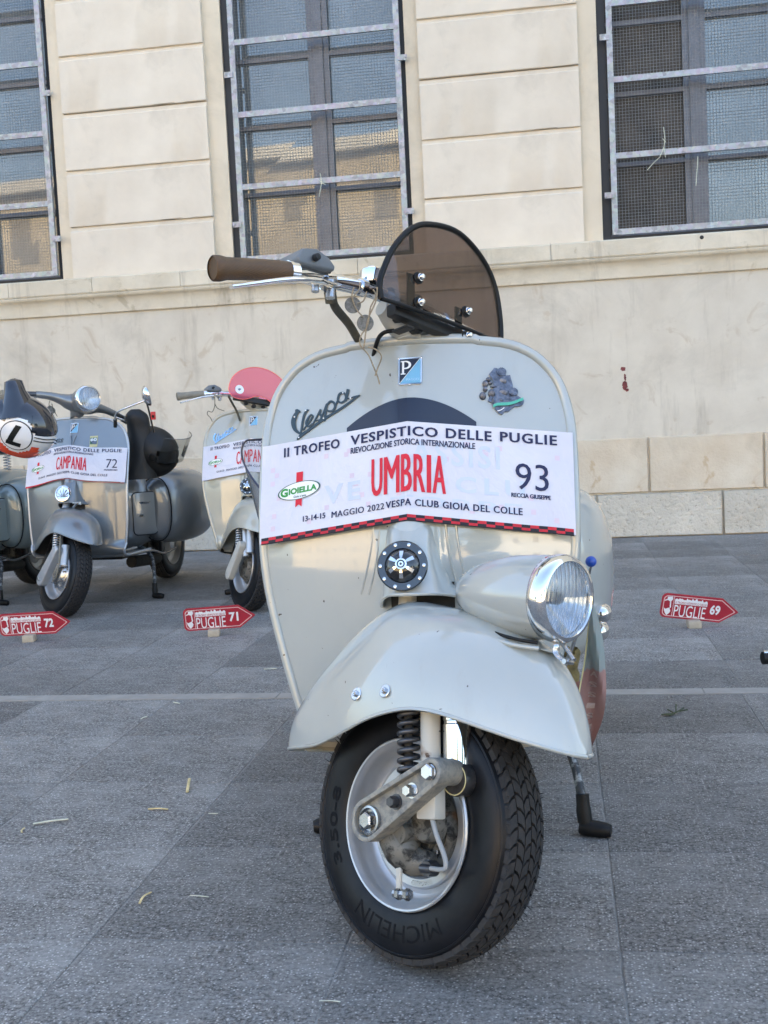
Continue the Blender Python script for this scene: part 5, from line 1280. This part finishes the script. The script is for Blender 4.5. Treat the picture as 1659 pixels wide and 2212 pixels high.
    b = MB(); b.lathe([(0, 0), (.006, 0), (.005, .012), (0, .014)], (.0, -.0, .868), (0, 0, 1), 12); b.build('lamp_switch', m_blackmatt, root, ms, 40)
    return root, ms

S72 = ((-1.400, 4.775, 0), R(-12))
s72, ms72 = silver_scooter(S72[0], S72[1], R(54), m_silver, 'silver grey vintage scooter with handlebar headlight and round mirror')
banner('event_banner', S72, 'CAMPANIA', '72', "D'ALESSANDRO MARIO", 'red', 'white cloth banner CAMPANIA number 72 with red hem on the silver grey scooter', zoff=.005, seed=3, sway=1.0, ghosts=False, sc=.96)
# mirror on the rider-left side
b = MB(); b.tube(spline([(.185, .27, .845), (.190, .26, .875), (.21, .25, .900), (.29, .235, .925), (.355, .24, .945)], 5), .0045, 8)
mr_ = b.build('mirror_stalk', m_chrome, s72, smooth=60)
b = MB(); mc = V(.36, .245, .965); max_ = V(.80, .55, .25).normalized()
b.lathe([(0, -.022), (.022, -.020), (.040, -.010), (.047, .0), (.0475, .004), (.045, .006), (.044, .003), (0, .004)], mc, max_, 36); b.build('mirror_head', m_chrome, mr_, smooth=30)
b = MB(); b.tube([(.183, .272, .83), (.187, .268, .868)], .009, 8); b.build('mirror_boot', m_black, mr_, smooth=50)
# far-left scooter of the same kind
sL, msL = silver_scooter((-2.13, 4.80, 0), R(-13), R(54), m_sage, 'sage grey scooter cut off by the left edge of the picture', full=False)

# cream scooter 71
def ivory_scooter():
    root = empty('motor_scooter', (-.585, 4.70, 0), R(-9)); tag(root, 'ivory vintage scooter with a bright pink fly screen', 'scooter'); root.scale = (.955,)*3
    m = m_cream2; sh = make_shield(root, m, m, m); add_floor(root, m); rear_end(root, m, m_blackmatt)
    for s_ in (1, -1): cowl(root, s_, m, 'side_cowl')
    stand(root)
    on = lambda x, z, h: V(x, sh_y(x, z)-h*.96, z+h*.25)
    script(sh, on, lambda cx, cy: (-.2021+(cx-111)*1.61e-4, .8086-(cx-111)*8.5e-6-(cy-430)*1.5e-4), mat('pale_blue_chrome_script', (.30, .48, .66, 1), .2, .8), False, .004)
    P_badge(sh, on, -.0175, .0200, .8105, .8530, real=False)
    column_cover(root, m); horn(root)
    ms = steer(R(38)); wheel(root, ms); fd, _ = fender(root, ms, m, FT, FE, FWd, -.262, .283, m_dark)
    for f in (-.03, .02):
        b = MB(); b.lathe([(0, 0), (.008, 0), (.007, .004), (0, .005)], (f, -.098, .178), (0, -1, .25), 12); b.build('fender_bolt', m_alu, fd, smooth=30)
    b = MB(); b.prism(stadium((-.035, -.030), .027, (.085, .075), .018), .070, .100, lambda x, y, h: V(x, -h, y)); o = b.build('suspension_cover', m_tubepaint, root, ms, 30); bevel(o, .005, 3)
    b = MB(); b.tube([(.050+.013*cos(2*pi*9*k/170), -.085+.013*sin(2*pi*9*k/170), .07+.10*k/170) for k in range(171)], .0038, 7); b.build('coil_spring', m_alu, root, ms, 60)
    b = MB(); b.tube(spline([(-.030, 0, .36), (.02, -.05, .24), (.07, -.066, .18), (.08, -.06, .03)], 6), .014, 14); b.lathe([(0, .0), (.018, .0), (.018, .1), (0, .1)], (.11, -.055, .04), (0, 0, 1), 20); b.build('fork_tube', m_rim, root, ms, 60)
    b = MB(); b.lathe([(.07, .0), (.065, -.01), (.05, -.03), (0, -.036)], (0, -.01, 0), (0, 1, 0), 30); b.build('brake_drum', m_drum, root, ms, 40)
    prof = [(.0, -.186), (.022, -.175), (.044, -.125), (.0555, -.058), (.0572, -.030), (.0570, -.020), (.0545, -.019)]
    headlamp(root, ms, V(.243, 0, .2945), V(.985, 0, -.17), .0585, m, prof)
    headset(root, ms, m); handlebar(root, ms, m_gripgrey, m_chrome)
    b = MB(); b.tube(spline([(-.045, -.12, .79), (-.052, -.10, .765), (-.064, -.07, .73), (-.07, -.05, .69)], 6), .005, 10); b.build('cable_sleeve', m_cable, root, ms, 60)
    # pink acrylic screen, D shape with a scalloped lower edge
    arch = spline([(s_*1.12, t-.012) for s_, t in [(.112, .772), (.128, .790), (.133, .815), (.120, .865), (.085, .905), (.03, .93), (-.03, .93), (-.085, .905), (-.12, .865), (-.133, .815), (-.133, .785), (-.120, .758), (-.075, .756), (-.050, .775), (-.02, .792), (.02, .792), (.045, .778), (.075, .768)]], 5, closed=True)
    n = len(arch); fx = lambda s_, t, h: V(.040-.35*s_*s_+h, -s_, t)
    b = MB(); vs = [fx(0, .835, .0)]; fs = []; NR = 6
    for r_ in range(1, NR+1): vs += [fx(s_*r_/NR, .835+(t-.835)*r_/NR, 0) for s_, t in arch]
    for k in range(n): fs.append((0, 1+k, 1+(k+1) % n))
    for r_ in range(NR-1):
        for k in range(n): a = 1+r_*n+k; c = 1+r_*n+(k+1) % n; fs.append((a, c, c+n, a+n))
    b.add(vs, fs); sc = b.build('fly_screen', m_pink, root, ms, 60, fix=False)
    b = MB(); b.tube([fx(s_, t, 0) for s_, t in arch], .0018, 6, closed=True); b.build('screen_edge', m_pinkedge, sc, smooth=60)
    for s_, t in ((.100, .800), (-.108, .785)):
        b = MB(); b.lathe([(0, 0), (.0205, 0), (.0205, .002), (0, .0022)], fx(s_, t, .001), (1, .0, 0), 24); o = b.build('round_sticker', m_whitegloss, sc, smooth=30)
        b = MB(); c = fx(s_, t, .0036); b.add([c+V(0, -.010, .001), c+V(0, -.002, -.007), c+V(0, .009, .003), c+V(0, .001, .006)], [(0, 1, 2, 3)]); b.build('sticker_mark', m_pewter, o, smooth=0, fix=False)
    b = MB(); b.box((.02, 0, .765), (.02, .24, .022)); b.build('screen_mount_bar', m_blackmatt, sc, smooth=0)
    return root
s71 = ivory_scooter()
banner('event_banner', ((-.585, 4.70, 0), R(-9)), 'CAMPANIA', '71', None, None, 'white cloth banner CAMPANIA without hem on the ivory scooter with the pink screen', seed=8, ghosts=False, sc=.955)
def hang_twine(name, pts, Y, label, disc=None):
    o = empty(name, at(pts[0][0][0], pts[0][0][1], Y)); tag(o, label, 'tag'); b = MB()
    for p in pts: b.tube(spline([tuple(at(x, y, Y)-o.location) for x, y in p], 4), .0016, 5)
    b.build('twine', m_cable, o, smooth=60)
    if disc:
        for i, (x, y) in enumerate(disc):
            b = MB(); b.lathe([(0, -.001), (.013, -.001), (.013, .001), (0, .001)], at(x, y, Y)-o.location, (.3*i, -1, 0), 20); b.build('medal_disc', m_medal, o, smooth=30)
hang_twine('medal_on_twine', [[(108, 865), (106, 875), (112, 890), (106, 898), (108, 905)], [(112, 872), (116, 885), (124, 900)]], 4.66, 'two small round tags hanging from the silver scooter handlebar beside the helmet', [(108, 883), (113, 887)])
hang_twine('twine_loop', [[(463, 852), (464, 870), (463, 880), (458, 890), (450, 888), (448, 895), (455, 903), (459, 912)], [(464, 872), (470, 882), (485, 888)]], 4.66, 'thin twine loop hanging from the ivory scooter handlebar')

# helmets ---------------------------------------------------------
def helmet(loc, rot, scale, colours, label, name='helmet'):
    o = empty(name, loc); tag(o, label, 'helmet'); o.rotation_euler = rot; o.scale = (scale,)*3
    # helmet frame: x to its right side... shell faces -x (face opening), viewer sees the -y flank
    mats = colours['mats']; pick = colours['pick']
    b = MB(); NU, NV = 72, 48
    def sp(a, c):
        th = 2*pi*a; ph = pi*c
        x = .150*cos(th)*sin(ph); y = .118*sin(th)*sin(ph); z = .135*cos(ph)
        if x < 0: x *= 1.08
        if z < 0: z *= .92; x *= 1-.10*(-z/.12); y *= 1-.14*(-z/.12)
        return V(x, y, z)
    b.grid(NU+1, NV+1, sp, mi=lambda i, j: 0)
    fs = []; mi = []
    for f in b.f:
        c = sum((b.v[k] for k in f), V(0, 0, 0))/4; k = pick(c)
        if k is None: continue
        fs.append(f); mi.append(k)
    b.f = fs; b.mi = mi; b.build('helmet_shell', mats, o, smooth=60, fix=False)
    b = MB(); b.grid(NU+1, NV+1, lambda a, c: sp(1-a, c)*.90); fs = [f for f in b.f if pick(sum((b.v[k] for k in f), V(0, 0, 0))/4/.9) is not None]; b.f = fs; b.mi = [0]*len(fs); b.build('helmet_lining', m_blackmatt, o, smooth=60, fix=False)
    return o
def pick1(c):
    # opening for the face at +x upper part, neck opening below
    if c.z < -.098: return None
    r_ = math.hypot(c.x-.030, c.z-.004)
    if r_ < .072 and c.y < 0: return 1
    if c.z > .040-.10*c.x: return 0
    return 1 if c.z > -.022-.05*c.x or c.x > .115 else 2
m_shellblack = mat('black_gloss_shell', (.008, .009, .016, 1), .12, coat=1)
hp = at(42, 924, 4.50)
h1 = helmet(hp, (R(14), R(24), R(0)), 1.0, {'mats': [m_shellblack, m_whitegloss, m_orange], 'pick': pick1}, 'black, white and orange full face helmet marked with a letter L')
def flank(x, z, h=.001):
    zz = z/(.135 if z > 0 else .135*.92); xx = x/.150; k = max(.02, 1-zz*zz-xx*xx); sc_ = 1-.14*max(0, -z/.12); return V(x, -(.118*math.sqrt(k))*sc_-h, z)
b = MB(); N_ = 36; cx, cz = .030, .004
for rad, mi_, h in ((.062, 1, .0012), (.058, 0, .0020)):
    vs = [flank(cx, cz, h)]
    for rk in (1, 2, 3): vs += [flank(cx+rad*rk/3*cos(2*pi*k/N_), cz+rad*rk/3*sin(2*pi*k/N_), h) for k in range(N_)]
    b.add(vs, [(0, 1+k, 1+(k+1) % N_) for k in range(N_)]+[(1+r_*N_+k, 1+r_*N_+(k+1) % N_, 1+(r_+1)*N_+(k+1) % N_, 1+(r_+1)*N_+k) for r_ in (0, 1) for k in range(N_)], mi_)
rd = b.build('white_roundel', [m_whitegloss, m_black], h1, smooth=60, fix=False)
b = MB()
def quad(p): b.add([flank(cx+x, cz+z, .0030) for x, z in p], [(0, 1, 2, 3)])
for k in range(4):
    z0, z1 = .044-.017*k, .044-.017*(k+1)
    quad([(-.022+z0*.25, z0), (.001+z0*.25, z0), (.001+z1*.25, z1), (-.022+z1*.25, z1)])
for k in range(4): quad([(-.033+.0145*k, -.042), (-.0185+.0145*k, -.042), (-.0165+.0145*k, -.024), (-.031+.0145*k, -.024)])
b.build('letter_l', m_black, rd, smooth=0, fix=False)
b = MB()
for s_ in (0, 1):
    pts = [flank(x, .028-.10*x-.013*s_, .0012) for x in [(.095+.07*k/10) for k in range(11)]]; b.tube(pts, .0022, 6)
    pts = [flank(x, .028-.10*x-.013*s_, .0012) for x in [(-.13+.075*k/10) for k in range(11)]]; b.tube(pts, .0022, 6)
b.build('pinstripe', m_black, h1, smooth=60)
b = MB(); b.lathe([(.024, 0), (.026, .003), (.022, .007), (.014, .006), (.012, .003), (0, .003)], flank(-.085, .010, .0), (-.45, -.85, 0), 28); b.build('vent_plug', m_pewter, h1, smooth=40)
b = MB(); b.grid(24, 14, lambda a, c: V(.1535*cos((a-.5)*2.0)*math.sqrt(1-((.036+.06*c)/.137)**2), .1205*sin((a-.5)*2.0)*math.sqrt(1-((.036+.06*c)/.137)**2), .036+.06*c)); b.build('visor', m_shellblack, h1, smooth=60, fix=False)
b = MB(); b.tube([(-.005, -.02, .05), (-.03, -.01, .10), (-.055, 0, .135), (-.075, .01, .170), (-.080, .01, .180)], [.098, .070, .048, .040, .01], 24, flat=.8); b.build('raised_dark_shield', m_shellblack, h1, smooth=60)
def pick2(c):
    if c.z < -.115: return None
    if c.x > .07 and -.02 < c.z < .05 and abs(c.y) < .085: return None
    return 0
h2 = helmet(at(328, 978, 5.22), (R(8), R(18), R(-25)), .92, {'mats': [m_blackmatt], 'pick': pick2}, 'black helmet with raised clear visor hanging behind the silver scooter')
b = MB(); b.grid(22, 12, lambda a, c: V(.175*cos((a-.5)*1.8)+.03*c, .128*sin((a-.5)*1.8), .00+.135*c)); vz = b.build('clear_visor', m_visor, h2, smooth=60, fix=False)
b = MB(); b.tube([V(.175*cos((a-.5)*1.8)+.03, .128*sin((a-.5)*1.8), .135) for a in [k/20 for k in range(21)]], .002, 6); b.build('visor_edge', m_clear, vz, smooth=60)
b = MB(); b.lathe([(0, 0), (.022, 0), (.019, .008), (.008, .010), (0, .01)], (.085, -.105, .02), (.3, -.95, 0), 20); b.build('visor_pivot', m_black, h2, smooth=40)
rs_ = spline([(0, 0, .30, .02, .02, 2.2), (0, 0, .27, .05, .04, 2.3), (0, 0, .20, .055, .04, 2.3), (0, 0, .12, .07, .05, 2.3), (0, 0, .05, .08, .055, 2.3), (0, 0, -.02, .09, .06, 2.2)], 4)
bp = empty('black_cloth_bag', at(293, 955, 5.16)-Vector((0, 0, .15))); tag(bp, 'limp black bag with a red buckle strap hanging behind the silver scooter shield', 'bag')
b = MB(); vs = []; sg_ = 24
for i, (_, __, z, hw, hd, n) in enumerate(rs_):
    for k in range(sg_): a = 2*pi*k/sg_; q = 1+.10*noise.noise(Vector((a*1.3, z*14, 2))); vs.append(V(hw*cos(a)*q+.02*sin(z*9), hd*sin(a)*q, z))
b.add(vs, [(i*sg_+k, i*sg_+(k+1) % sg_, (i+1)*sg_+(k+1) % sg_, (i+1)*sg_+k) for i in range(len(rs_)-1) for k in range(sg_)]+[tuple(range(sg_)), tuple((len(rs_)-1)*sg_+k for k in range(sg_))])
b.build('bag_body', m_blackmatt, bp, smooth=60)
b = MB(); q0 = [at(x, y, 5.02)-bp.location for x, y in ((315, 862), (321, 885), (328, 915), (333, 935))]; b.tube(spline([tuple(p) for p in q0], 4), .012, 8, flat=.3); b.build('bag_strap', m_black, bp, smooth=60)
b = MB(); p = at(331, 898, 5.0)-bp.location; b.box(p, (.022, .008, .036)); o = b.build('strap_buckle', mat('red_plastic_buckle', (.55, .02, .03, 1), .4), bp, smooth=0); bevel(o, .003)
b = MB(); b.box(p+V(0, -.006, -.003), (.010, .004, .012)); b.build('buckle_button', m_black, bp, smooth=0)

# ---------------------------------------------------------------- arrow signs on wooden feet
def arrow_sign(px, py, rz, tilt, num, label, dx=0):
    g_ = at(px, py, 1.0); v = g_-Vector((0, 0, .75)); t = .75/-v.z; gp = Vector((0, 0, .75))+v*t
    o = empty('arrow_sign', (gp.x, gp.y+.02, 0), rz); o.scale = (1.05,)*3; tag(o, label, 'sign', 'red arrow signs on the paving')
    Lh, Hh = .252, .086; x0 = -.115; zc = .020+Hh/2
    lean = Matrix.Rotation(R(14), 3, 'X'); tw_ = Matrix.Rotation(tilt, 3, 'Y')
    def q(x, y, h): p = tw_ @ (lean @ V(x, -h-.0, y)); return p+V(0, .0, zc+ (0))
    def outl(e, n=6):
        pts = []; a0, a1 = x0+e, x0+.196-e*.2; yb, yt = -Hh/2+e, Hh/2-e; r_ = .018-e*.5
        tip = x0+Lh-e*1.6
        pts += [(a1, yb), (tip-.004, -.004), (tip, 0), (tip-.004, .004), (a1, yt)]
        for k in range(n+1): a = R(90+90*k/n); pts.append((a0+r_+r_*cos(a), yt-r_+r_*sin(a)))
        for k in range(n+1): a = R(180+90*k/n); pts.append((a0+r_+r_*cos(a), yb+r_+r_*sin(a)))
        return pts
    b = MB(); b.prism(outl(0), 0, .004, q); bd = b.build('sign_board', m_signred, o, smooth=0)
    b = MB(); A_, B_ = outl(.0062), outl(.0088); n = len(A_); b.add([q(x, y, .0046) for x, y in A_]+[q(x, y, .0046) for x, y in B_], [(k, (k+1) % n, n+(k+1) % n, n+k) for k in range(n)])
    b.add([q(x, y, .0046) for x, y in ((x0+.0385, -Hh/2+.008), (x0+.0405, -Hh/2+.008), (x0+.0405, Hh/2-.008), (x0+.0385, Hh/2-.008))], [(0, 1, 2, 3)]); b.build('sign_outline', m_signline, bd, smooth=0, fix=False)
    sq = lambda u, v: q(u, v, .005)
    text_on('PUGLIE', (x0+.044, x0+.147, -.036, .006), sq, 'lettering', m_whiteprint, bd, bold=-.0)
    text_on(num, (x0+.160, x0+.193, -.017, .018), sq, 'lettering', m_whiteprint, bd, bold=.035)
    rs = random.Random(3); sky_ = [(x0+.043, .008)]; K = 30
    top = []
    for k in range(K+1): x = x0+.043+.106*k/K; top.append((x, .024+rs.choice((.0, .003, .006, .009, .004))*(1 if k % 3 else .5)))
    b = MB(); b.add([q(x, .009, .005) for x, _ in top]+[q(x, y, .005) for x, y in top], [(k, k+1, K+2+k, K+1+k) for k in range(K)]); b.build('skyline_print', m_whiteprint, bd, smooth=0, fix=False)
    text_on('II TROFEO VESPISTICO DELLE', (x0+.046, x0+.146, .0105, .0185), lambda u, v: q(u, v, .0054), 'lettering', m_signred, bd, bold=.01)
    # silhouette of a handlebar and region map
    b = MB()
    for pl in ([(.010, .020), (.018, .024), (.018, .032), (.034, .034), (.036, .024), (.031, .017), (.033, -.006), (.029, -.008), (.027, .016), (.020, .020), (.010, .0165)], [(.010, -.008), (.016, -.012), (.028, -.006), (.033, -.018), (.030, -.026), (.022, -.034), (.016, -.026), (.012, -.018)]):
        b.add([q(x0+x, y, .005) for x, y in pl], [tuple(range(len(pl)))])
    b.build('silhouette_print', m_whiteprint, bd, smooth=0, fix=False)
    b = MB(); b.box((-.010, -.008, .012), (.040, .052, .024)); ft = b.build('wooden_foot', m_wood, o, smooth=0); bevel(ft, .002)
    return o
arrow_sign(68, 1386, R(3), R(0), '72', 'red arrow sign PUGLIE 72 on a wood foot at the left edge')
arrow_sign(468, 1374, R(3), R(-1), '71', 'red arrow sign PUGLIE 71 on a wood foot in front of the ivory scooter')
arrow_sign(1508, 1356, R(-4), R(8), '69', 'red arrow sign PUGLIE 69, tilted, standing alone on the right of the paving')

# ---------------------------------------------------------------- small things on the ground
def straw(pts, r_, m, label, cat='straw'):
    o = empty('straw', (pts[0][0], pts[0][1], 0)); 
    b = MB(); b.tube(spline([(x-pts[0][0], y-pts[0][1], z) for x, y, z in pts], 4), r_, 5, flat=.5); bpy.data.objects.remove(o)
    o = b.build('straw', m, smooth=60); o.location = (pts[0][0], pts[0][1], 0); tag(o, label, cat, 'bits of straw on the paving'); return o
straw([(-.717, 2.146, .004), (-.68, 2.153, .006), (-.653, 2.163, .004)], .0032, m_straw2, 'longest pale straw stalk on the paving at the left')
straw([(-.503, 2.204, .003), (-.48, 2.198, .005), (-.462, 2.196, .003)], .0028, m_straw, 'yellow split straw lying crosswise left of the front wheel')
straw([(-.441, 2.298, .003), (-.444, 2.33, .006), (-.446, 2.36, .012)], .0032, m_straw, 'short yellow straw standing up, nearest the fender tip')
straw([(-.423, 1.748, .003), (-.421, 1.770, .005), (-.413, 1.790, .003)], .0022, m_straw, 'small curved yellow straw low on the left paving')
straw([(-.346, 1.77, .003), (-.33, 1.766, .003), (-.314, 1.76, .003)], .0013, m_straw2, 'thin white straw beside the front tyre')
straw([(-.116, 1.413, .003), (-.10, 1.412, .003), (-.088, 1.408, .003)], .0011, m_straw2, 'thin white straw at the bottom edge of the picture')
straw([(-.617, 3.098, .003), (-.605, 3.088, .003), (-.596, 3.078, .003)], .0024, m_straw2, 'tiny pale straw touching the pale stone strip')
straw([(-.672, 2.928, .003), (-.667, 2.94, .004), (-.661, 2.949, .003)], .0024, m_straw2, 'tiny pale straw below the stone strip on the left')
straw([(-.375, 2.159, .003), (-.366, 2.158, .003), (-.356, 2.157, .003)], .0018, m_straw2, 'tiny white straw halfway to the front tyre')
straw([(-.401, 3.474, .003), (-.38, 3.478, .003), (-.361, 3.476, .003)], .0026, m_straw2, 'pale straw beyond the stone strip beside the cream shield')
straw([(-.726, 2.103, .003), (-.73, 2.115, .003), (-.729, 2.128, .003)], .0018, m_straw, 'tiny yellow straw next to the longest stalk')
b = MB(); T0 = Vector((.677, 2.71, 0))
for pts in (((0, 0, .004), (.022, .01, .008), (.045, .03, .012)), ((.015, .006, .006), (.005, .03, .010)), ((.03, .016, .008), (.05, .012, .012)), ((.02, .01, .008), (.03, .045, .018))): b.tube(pts, .0018, 5)
lf = [(0, .01), (.02, .0), (.035, .012), (.018, .02)]; b.prism([(x-.018, y-.006) for x, y in lf], .004, .006, lambda x, y, h: V(x, y, h))
tw_ = b.build('leafy_twig', mat('dull_green_twig', (.05, .065, .03, 1), .7), smooth=0); tw_.location = T0; tag(tw_, 'small dark twig with dried leaves on the paving at the right', 'twig')

# pedal of a machine standing just outside the right edge
pd_ = empty('kick_pedal', (.93, 2.05, 0)); tag(pd_, 'black rubber pedal with a metal top poking in at the right edge of the picture', 'pedal')
pa = at(1647, 1422, 2.0)-Vector((.93, 2.05, 0))
b = MB(); b.tube([pa, pa+V(.035, .002, .0), pa+V(.11, .01, .0)], .0115, 14); o = b.build('pedal_rubber', m_black, pd_, smooth=40)
b = MB(); b.tube([pa+V(.002, 0, .0085), pa+V(.10, .01, .0085)], .0055, 8); b.build('pedal_plate', m_alu, o, smooth=40)
b = MB(); b.tube(spline([tuple(pa+V(.11, .01, 0)), (.03, .03, .22), (.06, .10, .12), (.06, .16, .02)], 4), .010, 8); b.tube([(.02, .16, .006), (.12, .16, .006)], .006, 8); b.build('pedal_crank', m_steel, pd_, smooth=60)
print('slabs', used, 'objects', len(bpy.data.objects))
